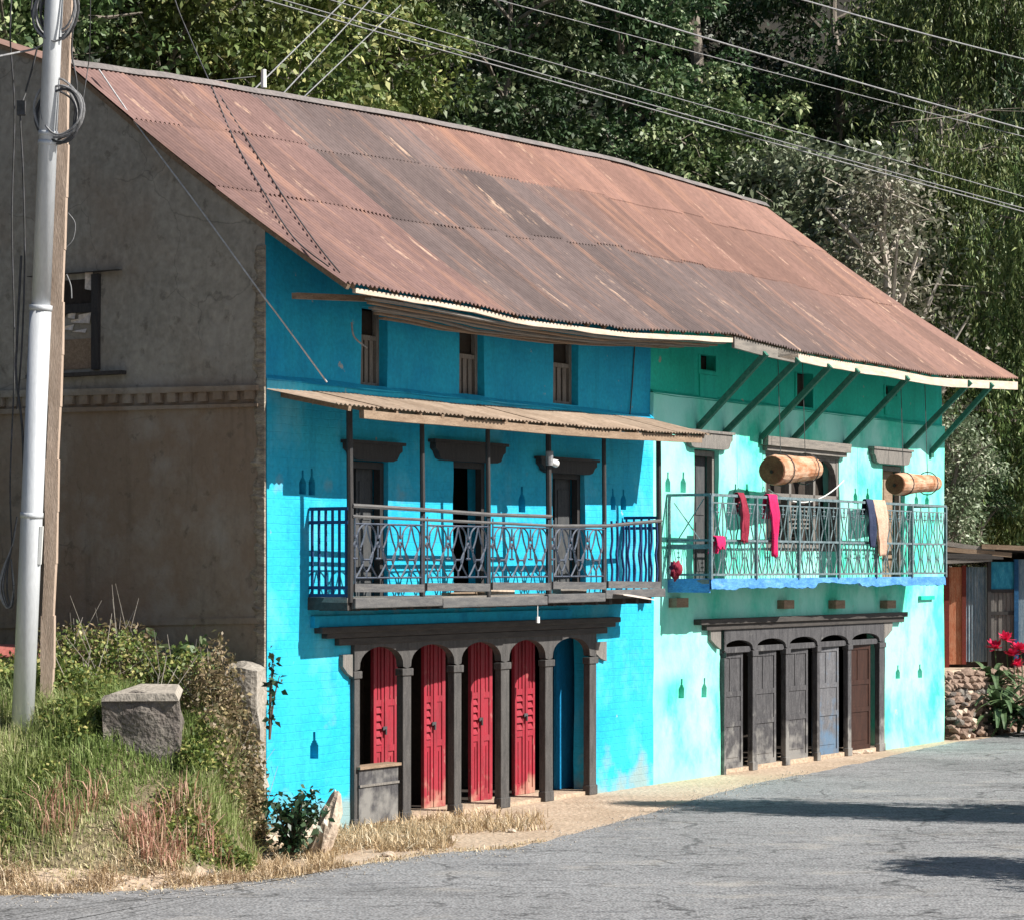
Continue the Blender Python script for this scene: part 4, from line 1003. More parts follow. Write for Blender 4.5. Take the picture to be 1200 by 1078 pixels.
# cloths
def cloth(name, u, w_, zt_, front, back, m, label, v=VG, seed=0, taper=1.0, group=None):
    mb = MB(); nu, nl = 12, 26; R = .03
    Ltot = front+back
    for j in range(nl+1):
        s = j/nl*Ltot-back
        for i in range(nu+1):
            x = (i/nu-.5)*w_; fold = math.sin(i*1.35+seed+j*.05)*.034+math.sin(i*2.9+seed*2-j*.09)*.016
            k = min(1, abs(s)/.25)
            if s < 0: vv_, zz_ = v-R-.006-abs(fold)*k, zt_+R*.3+s+.0
            else: vv_, zz_ = v+R+.006+abs(fold)*k*1.4, zt_+R*.3-s
            if abs(s) < .05: zz_ = zt_+R*(1-(s/.05)**2*.5); vv_ = v+s*.7
            tp = 1+(taper-1)*max(0,s)/max(front,.01)
            hem = mnoise.noise(Vector((i*.6, seed, 0)))*.06*max(0,s)/front
            mb.v.append((u+x*tp+.03*mnoise.noise(Vector((j*.22,seed,i*.15))), -vv_, zz_+hem))
    for j in range(nl):
        for i in range(nu):
            a = j*(nu+1)+i; mb.f.append((a,a+1,a+nu+2,a+nu+1))
    o = hthing(name, mb, m, label, 'laundry', group, smooth=True)
    sm = o.modifiers.new('s','SOLIDIFY'); sm.thickness = .008
    return o
GC = 'clothes hung over the green balcony rail'
cloth('hanging_cloth', FU(867,VG), .17, gz1+.01, .62, .25, M_DRED, 'narrow dark red scarf over the balcony rail beside two bottle niches', seed=1, taper=1.15, group=GC)
cloth('hanging_cloth', FU(903,VG), .28, gz1+.01, .80, .3, M_PINK, 'bright pink cloth folded over the rail below the first log', seed=2, taper=.45, group=GC)
cloth('hanging_cloth', FU(1028,VG), .46, gz1+.01, .78, .2, M_PEACH, 'peach coloured shirt hanging over the rail of the green balcony', seed=3, taper=.4, group=GC)
cloth('hanging_cloth', FU(1017,VG), .22, gz1+.014, .66, .2, M_NAVY, 'dark navy cloth hanging half under the peach shirt', v=VG, seed=4, group=GC)
cloth('hanging_cloth', FU(841,VG-.0), .30, zmid+.02, .14, .2, M_PINK, 'small red rag on the middle rail near the teal door', seed=5, taper=.5, group=GC)
def blob(c, r, seed, n=2, amp=.3, sq=(1,1,1), fr=2.2):
    import bmesh
    bm = bmesh.new(); bmesh.ops.create_icosphere(bm, subdivisions=n, radius=1)
    mb = MB()
    for vtx in bm.verts:
        p = vtx.co.copy(); k = 1+amp*mnoise.noise(p*fr+Vector((seed*3.1,0,0)))+amp*.4*mnoise.noise(p*fr*2.7+Vector((0,seed,0)))
        mb.v.append((c[0]+p.x*r*k*sq[0], c[1]+p.y*r*k*sq[1], c[2]+p.z*r*k*sq[2]))
    mb.f = [tuple(q.index for q in f.verts) for f in bm.faces]; bm.free(); return mb
u, z = F(792, 664, VG-.2)
hthing('cloth_bundle', blob((u,-VG+.2,G_FLOOR+.12), .085, 3, 3, .8, (1,.8,1.2)), M_DRED, 'small crimson bundle sitting on the left corner of the green balcony floor', 'bundle', smooth=True)
# rope below window
ra = W(FU(897,.3), .35, F(897,573,.3)[1]); rb = W(FU(985,.3), .35, F(985,563,.3)[1])
def cat(a, b, sag, n=20): return [tuple(Vector(a).lerp(Vector(b), i/n)-Vector((0,0,sag*4*(i/n)*(1-i/n)))) for i in range(n+1)]
solo('rope', MB().tube(cat(ra, rb, .24), .010, 5), M_WHITE, 'slack white rope sagging across the arched window', 'rope')
# white sheet at end of blue balcony, debris
mb = MB(); ua, za = F(722,694,VB+.1); ub = FU(757,VB+.1)
mb.hexa([(ua,-VB-.20,za-.03),(ub,-VB-.22,za-.10),(ub+.1,-VB+.1,za-.04),(ua,-VB+.2,za+.0),(ua,-VB-.20,za-.02),(ub,-VB-.22,za-.09),(ub+.1,-VB+.1,za-.03),(ua,-VB+.2,za+.01)])
hthing('scrap_sheet', mb, M_SHEETW, 'pale scrap sheet sticking out of the right end of the blue balcony', 'sheet')
for k, (px, l, m) in enumerate(((545,.7,M_BROWNW),(585,.5,M_STONE),(668,.6,M_GREYH))):
    u = FU(px, VB-.15); mb = MB().box((u-l/2,-VB+.1,ZF+.005),(u+l/2,-VB+.22,ZF+.04+.02*k)).jitter(.02,3,k)
    hthing('loose_plank', mb, m, ['orange-brown scrap board on the balcony floor before the open doorway','pale broken board on the blue balcony floor right of the open doorway','grey scrap board on the balcony floor below the lamp'][k], 'board', 'scrap boards lying on the blue balcony')
u, z = F(631,712,VB+.05)
hthing('hanging_tag', MB().tube([(u,-VB-.04,ZF-.1),(u,-VB-.04,z-.12)], .006, 4).box((u-.02,-VB-.05,z-.17),(u+.03,-VB-.03,z-.10)), M_WHITE, 'small white tag dangling under the blue balcony', 'tag')
# ---------------------------------------------------------------- poles and cables
pb = PW(27,838,24.0); pt = PW(66,-60,23.6)
pole = thing('utility_pole', 'leaning galvanised steel utility pole in the grass', 'utility pole', tuple(pb-Vector((0,0,.3))))
o_ = Vector(pole.location)
def lerp(s): return pb.lerp(pt, s)
S1 = (838-357)/(838+60)
seg = [( -.05,.098),(S1,.094)]
def ptube(s0, s1, r0, r1): return MB().tube([tuple(lerp(s0)), tuple(lerp((s0+s1)/2)), tuple(lerp(s1))], [r0,(r0+r1)/2,r1], 24)
part('lower_section', ptube(-.1, S1, .104, .100), M_STEEL, pole, o_, smooth=True)
s2 = (838-165)/(898)
part('upper_section', ptube(S1, 1.3, .088, .080), M_STEEL, pole, o_, smooth=True)
for s in (S1, s2, s2+.012, (838-600)/898):
    part('collar', ptube(s-.004, s+.003, .108, .108) if s < .6 else ptube(s-.003,s+.003,.092,.092), M_STEEL, pole, o_, smooth=True)
part('tag_plate', MB().beam(tuple(lerp(.20)+Vector((.10,-.04,0))), tuple(lerp(.25)+Vector((.105,-.04,0))), .03, .04, up=(0,1,0)), M_WHITE, pole, o_)
wb, wt = PW(55,800,24.5), PW(79,-60,24.2)
mb = MB(); n = 14
for i in range(n):
    a, b = wb.lerp(wt, i/n-.05), wb.lerp(wt, (i+1)/n-.05)
    mb.beam(tuple(a), tuple(b), .115+.012*math.sin(i*2.1), .11, up=(0,1,0))
mb.jitter(.012, 2)
solo('timber_pole', mb, M_POLEW, 'square old timber pole standing right behind the steel pole', 'pole')
def coil(px, py, r, n, Y, label, seed):
    R = random.Random(seed); t = thing('cable_coil', label, 'cable coil', tuple(PW(px, py+r, Y)), 0, 'coils of cable tied to the steel pole'); off = Vector(t.location)
    for k in range(n):
        c = PW(px+R.uniform(-4,4), py+R.uniform(-3,6), Y-.14-.03*k); rr_ = r/FP*Y*R.uniform(.82,1.05); ph = R.uniform(0,6); tl = R.uniform(-.3,.3)
        pts = []
        for a in np.linspace(0, 2*math.pi, 30):
            pts.append((c.x+rr_*math.cos(a)*(.92+.05*math.sin(2*a+ph)), c.y-.10*math.cos(a+tl)*.6, c.z+rr_*1.12*math.sin(a)*(1+.05*math.sin(3*a+ph))))
        part('cable_loop', MB().tube(pts, .0095+.003*R.random(), 5), M_CABLE if k % 2 else M_CABLEG, t, off)
coil(69, 131, 30, 7, 23.9, 'lower round coil of black and grey cable tied to the steel pole', 3)
coil(66, 10, 29, 7, 23.9, 'upper coil of cable hanging on the steel pole at the top edge', 5)
def wire(pts, label, m=M_CABLEG, r=.008, sag=0.0, group=None, n=24):
    if len(pts) == 2: P = cat(pts[0], pts[1], sag, n)
    else: P = [tuple(p) for p in sp([tuple(p) for p in pts], 8)]
    return solo('cable', MB().tube(P, r, 5, cap=False), m, label, 'cable', group, smooth=True)
GP = 'loose cables around the steel pole'
wire([PW(30,110,24),PW(24,135,23.9),PW(27,200,23.9),PW(29,300,23.9),PW(26,400,23.9),PW(20,480,24)], 'thin black cable with a small splice hanging left of the steel pole', M_CABLE, .009, group=GP)
solo('cable_splice', MB().box(tuple(PW(21,136,23.88)), tuple(PW(29,118,23.82))), M_CABLE, 'small black splice box on the cable left of the steel pole', 'box')
wire([PW(-10,68,23),PW(20,62,23.6),PW(42,57,23.8),PW(62,46,23.8),PW(78,38,24)], 'pale grey cable coming in from the left edge to the steel pole', M_CABLEG, .010, group=GP)
wire([PW(44,55,23.8),PW(38,80,23.8),PW(30,108,23.8)], 'short black cable slanting down from the grey cable left of the pole', M_CABLE, .009, group=GP)
wire([PW(62,160,23.8),PW(60,230,23.8),PW(52,300,23.8),PW(42,350,23.85),PW(36,370,24)], 'cable running down the face of the steel pole below the lower coil', M_CABLE, .007, group=GP)
wire([PW(25,300,23.9),PW(20,400,23.9),PW(19,440,23.9),PW(26,500,23.9),PW(28,560,23.9)], 'pair cable sagging beside the pole at cornice height', M_CABLE, .012, group=GP)
wire([PW(80,250,24.1),PW(88,262,24.1),PW(86,280,24.1),PW(78,290,24.1)], 'tiny wire loop on the timber pole', M_CABLEG, .004, group=GP)
wire([PW(78,322,24.1),PW(83,335,24.1),PW(84,350,24.1)], 'short pale wire end beside the gable window', M_CABLEG, .006, group=GP)
R_ = random.Random(9)
t = thing('cable_bundle', 'tangled dark cable bundle hanging at the left edge by the pole', 'cable coil', tuple(PW(6,715,24)), 0, 'coils of cable tied to the steel pole')
for k in range(6):
    x = R_.uniform(0,12); P = [PW(20,605,24),PW(14,640,24),PW(4+x*.5,665,24),PW(-2+x,690,24),PW(8+x*.4,712,24),PW(16,690+k*2,24),PW(13,655,24)]
    part('cable_loop', MB().tube([tuple(q) for q in sp([tuple(p) for p in P],5)], .009, 5), M_CABLE if k%2 else M_CABLEG, t, Vector(t.location))
wire([PW(16,-40,23.8),PW(12,40,23.9),PW(17,130,24),PW(14,260,24),PW(17,420,24),PW(12,560,24),PW(14,640,24)], 'long dark cable hanging near the left edge of the photo from top to bundle', M_CABLE, .008, group=GP)
wire([PW(88,12,23.8),PW(84,60,23.9),PW(90,100,23.9),PW(86,150,24)], 'short cable joining the two coils on the right side of the timber pole', M_CABLE, .009, group=GP)
for ob in [o for o in bpy.data.objects if o.name.split('.')[0] == 'door' and o.parent == house and 'leaf' in o.get('label','')][::2]:
    c_ = [v_.co for v_ in ob.data.vertices]; ux_ = max(p_.x for p_ in c_); yy_ = min(p_.y for p_ in c_)
    part('hasp', MB().box((ux_-.05,yy_-.012,.98),(ux_+.03,yy_-.002,1.02)).tube([(ux_-.01,yy_-.02,.99),(ux_-.01,yy_-.02,.93)], .014, 8), M_CABLE, ob)
# wires over the forest
GW = 'power lines crossing above the roof'
def sky_wire(px0,py0,px1,py1, label, r=.010, Y0=40, Y1=47, sag=.05, ext=.25, m=M_CABLEG):
    a, b = PW(px0,py0,Y0), PW(px1,py1,Y1); d = b-a
    return wire([a-d*(ext if ext > .01 else 0), b+d*max(ext,.25)], label, m, r, sag, GW, 40)
sky_wire(947,0,1200,68,'uppermost pale power line in the top right corner', .014)
sky_wire(683,0,1200,150,'thick pale power line from the top middle to the right edge', .015)
sky_wire(575,-4,1193,157,'thin dim power line just below the thick pale one', .008)
sky_wire(400,4,1200,231,'upper of the three close power lines skimming above the roof', .009, sag=.0)
sky_wire(330,-2,1200,243,'middle of the three close power lines skimming above the roof', .010)
sky_wire(330,4,1200,247,'lowest of the three close power lines skimming above the roof', .012)
sky_wire(295,108,405,0,'pale slanting wire rising from the roof ridge, first from the left', .012, 34, 42, 0, .0)
sky_wire(330,112,425,10,'slanting wire rising from the roof ridge, second from the left', .011, 34.5, 42, 0, .0)
sky_wire(352,118,450,25,'slanting wire rising from the roof ridge, third from the left', .010, 35, 42, 0, .0)
# wires down across the roof
def roofpt(px, py, lift=.05):
    for i in range(200):
        v = VE-(VE-V_R)*i/199
        u, z = F(px, py, v)
        if z <= zroof(max(0,u), v): return W(u, v, z+lift)
    return W(u, v, z+lift)
wire([PW(192,-60,31),PW(205,0,30.6),PW(225,50,30.2),roofpt(250,112,.05),roofpt(275,170,.045),roofpt(310,232,.045),roofpt(345,285,.045),roofpt(385,318,.045)], 'dark wire draped down the left roof slope, nearer the gable', M_CABLE, .008)
wire([roofpt(258,118,.05),roofpt(278,150,.045),roofpt(300,185,.045),roofpt(335,240,.045),roofpt(370,290,.045),roofpt(398,325,.045)], 'dark wire draped down the left roof slope, farther from the gable', M_CABLE, .008)
wire([PW(106,-60,25),PW(106,0,25),PW(105,60,25.2),PW(103,80,25.4),PW(97,120,25)], 'thin wire dropping past the roof peak beside the poles', M_CABLE, .005)
wire([PW(116,82,27.05),PW(163,150,26.6),PW(232,242,26.15),PW(303,340,25.7),W(.12,.12,F(330,375)[1]),W(FU(383,.2),.2,F(383,448,.2)[1])], 'long pale wire slanting down across the gable to the canopy corner', M_WIREP, .009)
wire([W(FU(412,.3),.3,F(412,378,.3)[1]),W(FU(417,.3),.28,F(417,395,.3)[1]),W(FU(428,.1),.12,F(428,408,.1)[1])], 'short white wire by the first attic window', M_CABLEG, .010)
wire([W(FU(744,.02),.02,F(744,403,.02)[1]),W(FU(741,.02),.02,F(741,450,.02)[1]),W(FU(738,.03),.03,F(738,488,.03)[1])], 'thin conduit down the blue attic wall near the green half', M_CABLE, .008)
ip = roofpt(309,100,.02)
solo('roof_insulator', MB().tube([tuple(ip-Vector((0,0,.05))),tuple(ip+Vector((0,0,.16)))], [.035,.03], 8), M_WHITE, 'small white insulator standing on the roof ridge', 'insulator')
wire([PW(235,96,33),PW(262,94,33),PW(300,90,33)], 'thin horizontal wire just above the ridge left of the insulator', M_CABLEG, .007)
# ---------------------------------------------------------------- trees behind
def tree_meshes(kind, seed):
    """returns (trunk MB, leaf V, F, rnd) in local coords, base at origin"""
    R = np.random.default_rng(seed); rs = random.Random(seed)
    tb = MB(); cents = []; 
    P = dict(broad=dict(H=9.5, rad=3.0, nl=20, clump=.52, per=150, leafL=.155, leafW=.092),
             dark=dict(H=11, rad=3.4, nl=19, clump=.52, per=160, leafL=.18, leafW=.105),
             shrub=dict(H=7.2, rad=1.7, nl=15, clump=.42, per=80, leafL=.13, leafW=.065),
             pale=dict(H=6.5, rad=1.8, nl=18, clump=.40, per=80, leafL=.12, leafW=.055),
             weep=dict(H=12.5, rad=3.6, nl=28, clump=0, per=0, leafL=.15, leafW=.045),
             dry=dict(H=7.5, rad=1.9, nl=26, clump=.40, per=34, leafL=.10, leafW=.045))[kind]
    H = P['H']; trunk = [(0,0,-.6)]
    x = y = 0
    for k in range(1, 7):
        x += rs.uniform(-.22,.22); y += rs.uniform(-.22,.22); trunk.append((x, y, H*.86*k/6))
    r0 = H*.017+.05
    tb.tube(sp(trunk,3), list(np.linspace(r0, .03, 19)), 8)
    tw = []
    for k in range(P['nl']):
        s = rs.uniform(.10 if kind in ('shrub','pale','dry') else .22, .97); i = min(5, int(s*6)); f = s*6-i
        p0 = Vector(trunk[i]).lerp(Vector(trunk[min(6,i+1)]), f); p0.z = max(p0.z, .2)
        az = k*2.4+rs.uniform(-.5,.5); 
        env = math.sin(math.pi*min(1,(s*.80+.16)))**.7
        ln = P['rad']*env*rs.uniform(.65,1.15); el = rs.uniform(.15,.8) if kind not in ('shrub','dry','pale') else rs.uniform(.6,1.15)
        d = Vector((math.cos(az)*math.cos(el), math.sin(az)*math.cos(el), math.sin(el)))
        pm = p0+d*ln*.5+Vector((0,0,rs.uniform(-.1,.2))); p1 = p0+d*ln+Vector((0,0,rs.uniform(-.3,.2) if kind != 'weep' else -.3))
        tb.tube([p0, pm, p1], [r0*.38*(1-s*.6), r0*.22, .015], 5)
        nsub = 7 if kind != 'weep' else 9
        for q in range(nsub):
            t = rs.uniform(.25,1); b0 = p0.lerp(pm, t*2) if t < .5 else pm.lerp(p1, t*2-1)
            off = Vector((rs.gauss(0,1), rs.gauss(0,1), rs.gauss(.15,.6)))*(.28*P['rad']/ (2.2 if kind in('shrub','dry','pale') else 1.5))
            b1 = b0+off; tb.tube([b0, b1], [.012,.005], 3, cap=False)
            cents.append((b1.x,b1.y,b1.z))
    cents = np.array(cents)
    if kind == 'weep':
        Vc = []; D = []
        for c in cents:
            for s_ in range(7):
                ln = R.uniform(.9, 2.6); n = int(ln/.05); st = c+R.normal(size=3)*[.45,.45,.2]
                t = np.linspace(0,1,n)[:,None]; dr = R.normal(size=2)*.22
                pts = st+np.concatenate([dr[0]*np.sqrt(t), dr[1]*np.sqrt(t), -ln*t], 1)+R.normal(size=(n,3))*.035
                Vc.append(pts); dd = R.normal(size=(n,3))*.55; dd[:,2] -= .9; D.append(dd)
        Vc = np.concatenate(Vc); D = np.concatenate(D)
    else:
        n = P['per']; Vc = []; D = []
        for c in cents:
            rad = P['clump']*R.uniform(.6,1.35)
            g = R.normal(size=(n,3)); g /= np.linalg.norm(g,axis=1,keepdims=True); rr2 = rad*R.uniform(.25,1,(n,1))**.5
            pts = c+g*rr2*[1,1,.7]; Vc.append(pts); dd = g*.7+R.normal(size=(n,3))*.6; dd[:,2] += .15; D.append(dd)
        Vc = np.concatenate(Vc); D = np.concatenate(D)
    V_, F_ = leaves(Vc, D, P['leafL'], P['leafW'], R, .25)
    rnd = np.clip(np.repeat(R.uniform(0,1,len(cents)), int(math.ceil(len(F_)/len(cents))))[:len(F_)]*.5+R.uniform(0,.6,len(F_)), 0, 1)
    return tb, V_, F_, rnd
TCACHE = {}
def make_tree(kind, seed, leafm, bark):
    key = (kind, seed, leafm.name)
    if key not in TCACHE:
        tb, V_, F_, rnd = tree_meshes(kind, seed)
        me = bpy.data.meshes.new('trunk'); me.from_pydata([tuple(p) for p in tb.v], [], tb.f); me.materials.append(bark)
        TCACHE[key] = (me, npmesh('crown', V_, F_, leafm, rnd=rnd, link=False))
    return TCACHE[key]
def plant(name, kind, seed, leafm, px, Y, label, cat, sc=1.0, rz=0, group='trees on the slope behind the house', bark=M_BARK, X=None, parts=('trunk','crown'), zoff=0):
    X = (px-600)/FP*Y if X is None else X
    z = float(gz(X, Y))+zoff
    t = thing(name, label, cat, (X, Y, z-.05), rz, group); t.scale = (sc,sc,sc) if not isinstance(sc, tuple) else sc
    a, b = make_tree(kind, seed, leafm, bark)
    for nm, me in zip(parts, (a, b)):
        o = bpy.data.objects.new(nm, me); lk(o, t)
    return t
T = 'trees on the slope behind the house'
plant('broadleaf_tree','broad',1,L_GRN, 20, 43,'bushy green tree in the top left corner behind the steel pole','tree',1.0,0)
plant('broadleaf_tree','broad',2,L_YEL, 175, 45,'sunlit yellow-green tree above the ridge right of the poles','tree',.98,1)
plant('broadleaf_tree','broad',1,L_YEL, 330, 47,'bright yellow-green tree where the slanting wires meet the ridge','tree',1.0,2.2)
plant('broadleaf_tree','broad',2,L_GRN, 250, 53,'green tree between the two sunlit yellow-green trees, farther back','tree',1.05,3)
plant('broadleaf_tree','broad',3,L_YEL, 440, 52,'light green tree above the left third of the ridge','tree',.95,.7)
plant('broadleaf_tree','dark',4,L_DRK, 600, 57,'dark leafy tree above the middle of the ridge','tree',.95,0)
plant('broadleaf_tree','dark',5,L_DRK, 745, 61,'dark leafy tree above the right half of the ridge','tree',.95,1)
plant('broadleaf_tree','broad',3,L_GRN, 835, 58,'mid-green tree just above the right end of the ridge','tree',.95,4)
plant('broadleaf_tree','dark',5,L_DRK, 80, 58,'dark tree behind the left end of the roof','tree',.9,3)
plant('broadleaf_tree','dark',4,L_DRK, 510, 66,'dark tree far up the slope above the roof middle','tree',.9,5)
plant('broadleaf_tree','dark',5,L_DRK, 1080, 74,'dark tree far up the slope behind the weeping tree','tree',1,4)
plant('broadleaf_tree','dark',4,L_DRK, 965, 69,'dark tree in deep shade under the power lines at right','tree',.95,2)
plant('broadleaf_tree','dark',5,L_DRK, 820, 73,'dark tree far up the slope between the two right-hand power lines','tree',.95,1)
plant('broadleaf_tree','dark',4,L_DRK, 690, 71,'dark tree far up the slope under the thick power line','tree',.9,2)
plant('weeping_tree','weep',6,L_WIL, 1120, 57,'tall weeping tree with hanging yellow-green foliage at the upper right','tree',1.0,0)
plant('weeping_tree','weep',7,L_WIL, 1215, 52,'weeping tree cut by the right edge of the photo','tree',.95,2)
plant('weeping_tree','weep',6,L_WIL, 1165, 66,'weeping tree half hidden behind the nearer weeping trees','tree',1.1,3)
plant('weeping_tree','weep',7,L_DRK, 1260, 60,'darker weeping tree at the far right edge','tree',1.0,1)
GS = 'shrubs showing above the roof'
plant('slope_shrub','shrub',8,L_GRN, 545, 48,'twiggy green shrub poking over the ridge left of its middle','shrub',1.12,0,GS)
plant('slope_shrub','shrub',9,L_YEL, 690, 51,'upright light green shrub poking over the middle of the ridge','shrub',1.02,1,GS)
plant('slope_shrub','shrub',8,L_GRN, 640, 50,'leafy green shrub just left of the upright light green one','shrub',.95,2,GS)
plant('slope_shrub','shrub',9,L_GRN, 880, 53,'green shrub at the right end of the ridge','shrub',1.05,3,GS)
plant('slope_shrub','pale',10,L_PAL, 960, 53,'pale green shrub above the right roof slope','shrub',1.75,0,GS)
plant('slope_shrub','pale',10,L_PAL, 915, 55,'pale green shrub between the ridge end and the grey dry bush','shrub',1.55,2,GS)
plant('dry_bush','dry',11,L_DRY, 1035, 50,'pale grey-pink dry bush beside the right roof slope','bush',1.42,0,GS,bark=M_TWIG)
plant('dry_bush','dry',12,L_DRY, 500, 46,'bare pale branches sticking up behind the left half of the ridge','bush',1.0,0,GS,bark=M_TWIG)
plant('slope_shrub','pale',13,L_PAL, 1118, 47,'pale leafy shrub showing between the house end and the weeping tree','shrub',.78,1,GS)
plant('slope_shrub','shrub',9,L_DRK, 1150, 50,'low dark shrub above the shed roof','shrub',.62,1,GS)
# tree on the other side of the road whose shade falls on the asphalt (outside the picture)
plant('roadside_tree','broad',2,L_GRN, 0, 27.7,'leafy tree across the road outside the frame, throwing shade on the asphalt','tree',(.72,.30,.60),0,None,X=8.2)
plant('roadside_tree','broad',1,L_GRN, 0, 27.9,'flat-crowned roadside tree across the road outside the frame, middle one','tree',(.66,.28,.52),2.6,None,X=7.6)
plant('roadside_tree','shrub',9,L_GRN, 0, 28.6,'slender roadside tree across the road outside the frame, farther from the camera','tree',(.9,.55,.85),0,None,X=7.6)
plant('roadside_tree','broad',1,L_GRN, 0, 22.6,'smaller tree across the road outside the frame, nearer the camera','tree',.45,1,None,X=8.0)
# undergrowth on the slope; near-black colour paints the shade between crowns
n = 170000; R2 = np.random.default_rng(3)
uu = R2.uniform(-10, 50, n); vv_ = R2.uniform(-34, -6.4, n)
X = AX+UX*uu+NX*vv_; Y = AY+UY*uu+NY*vv_
keep = (np.abs(X/Y) < .26); X, Y = X[keep], Y[keep]; z = gz(X, Y)+R2.uniform(.05,1.0,len(X))**1.3
V_, F_ = leaves(np.stack([X,Y,z],1), R2.normal(size=(len(X),3))+[0,0,.3], .26, .15, R2)
tag(npmesh('undergrowth', V_, F_, leafmat('undergrowth_leaves', (.008,.016,.006), (.022,.038,.014), (.06,.08,.03), trans=.08), rnd=R2.uniform(0,1,len(F_))), kind='stuff')
# ---------------------------------------------------------------- grass bank
def blades(name, X, Y, hgt, wid, m, seed, lean=.35, zf=gz, rnd=None, segs=2):
    R = np.random.default_rng(seed); n = len(X); z = zf(X, Y)-.02
    az = R.uniform(0, 2*math.pi, n); ln = np.abs(R.normal(0, lean, n)); h = hgt*R.uniform(.5,1.25,n)
    dx, dy = np.cos(az)*ln, np.sin(az)*ln; wx, wy = -np.sin(az+R.normal(0,.6,n))*wid, np.cos(az)*wid
    b = np.stack([X,Y,z],1); w3 = np.stack([wx,wy,0*wx],1)
    m1 = b+np.stack([dx*h*.35, dy*h*.35, h*.6],1); tp = b+np.stack([dx*h, dy*h, h*(1-.25*ln)],1)
    V_ = np.stack([b-w3, b+w3, m1+w3*.7, m1-w3*.7, tp+w3*.12, tp-w3*.12],1).reshape(-1,3)
    k = np.arange(n)*6; F_ = np.concatenate([np.stack([k,k+1,k+2,k+3],1), np.stack([k+3,k+2,k+4,k+5],1)])
    rn = rnd if rnd is not None else R.uniform(0,1,n)
    return tag(npmesh(name, V_, F_, m, rnd=np.concatenate([rn,rn])), kind='stuff')
def road_edge_y(X): 
    xs = np.array([p[0] for p in ep]); ys = np.array([p[1] for p in ep]); return np.interp(X, xs, ys)
def scatter(n, x0, x1, y0, y1, seed, cond):
    R = np.random.default_rng(seed); X = R.uniform(x0,x1,n); Y = R.uniform(y0,y1,n); k = cond(X,Y); return X[k], Y[k]
def outside(X, Y):
    u, v = UV(X, Y); return ~((u > -.05) & (v < .12))
nf = lambda X, Y, f=1.1, o=0: np.sin(X*2.1*f+o)*np.cos(Y*1.7*f+o*2)+.6*np.sin(X*4.3*f-Y*3.1*f+o)
X, Y = scatter(120000, -9, -1.6, 21.9, 27.8, 21, lambda X,Y: outside(X,Y) & (Y > road_edge_y(X)+.45) & (X < -2.45+.1*np.sin(9*Y)))
pat = np.clip(.38+.25*nf(X,Y,.8,1)+np.random.default_rng(1).normal(0,.22,len(X))-.25*(Y-24)/3, 0, 1)
lo = np.clip((Y-road_edge_y(X)-.3)/1.2, .25, 1)
blk = 1-.6*np.exp(-((X+3.4)**2/.55**2+(Y-23.4)**2/.5**2))
blades('grass', X, Y, .23*lo*blk*(1+.35*nf(X,Y,3)), .006, L_GRS, 31, .62, rnd=np.clip(pat+(1-lo)*.45,0,1))
X, Y = scatter(30000, -9, -1.5, 21.5, 24.0, 22, lambda X,Y: outside(X,Y) & (Y > road_edge_y(X)+.0) & (Y < road_edge_y(X)+.75+.5*np.sin(X*3.7)*np.sin(X*1.3+1)) & (nf(X,Y,2)>-.7))
blades('dry_grass', X, Y, .12*(1+.6*nf(X,Y,4)).clip(.3,2), .005, L_STR, 32, 1.3)
# straw on the verge in front of the arcade
def verge(X, Y):
    u, v = UV(X, Y); return (v > .12) & (v < 1.6-.05*u+.3*np.sin(u*3)) & (u > -1.2) & (u < 3.8) & (Y > road_edge_y(X)+.05)
X, Y = scatter(90000, -3.4, 3, 22, 32, 23, verge)
u_, v_ = UV(X, Y); k = np.random.default_rng(5).uniform(0,1,len(X)) < np.clip(1.15-.28*u_,.05,1)*(nf(X,Y,2.5)>-.9); X, Y = X[k], Y[k]
blades('straw', X, Y, .15, .006, L_STR, 33, 1.3)
X, Y = scatter(26000, -9, 1, 21.4, 26, 24, lambda X,Y: (Y > road_edge_y(X)-.10+.1*np.sin(X*7)) & (Y < road_edge_y(X)+.30+.1*np.sin(X*5)) & outside(X,Y))
blades('straw', X, Y, .07, .007, L_STR, 34, 2.2)
X, Y = scatter(9000, -4.6, -2.4, 22.2, 24.2, 25, lambda X,Y: (((X+3.0)**2/.55**2+(Y-23.0)**2/.45**2 < 1)|((X+3.9)**2/.4**2+(Y-22.9)**2/.3**2 < 1))&(nf(X,Y,3)>-.1))
k = np.arange(len(X)) % 2 == 0; X, Y = X[k], Y[k]
blades('reddish_grass', X, Y, .30, .006, L_RGR, 35, .7)
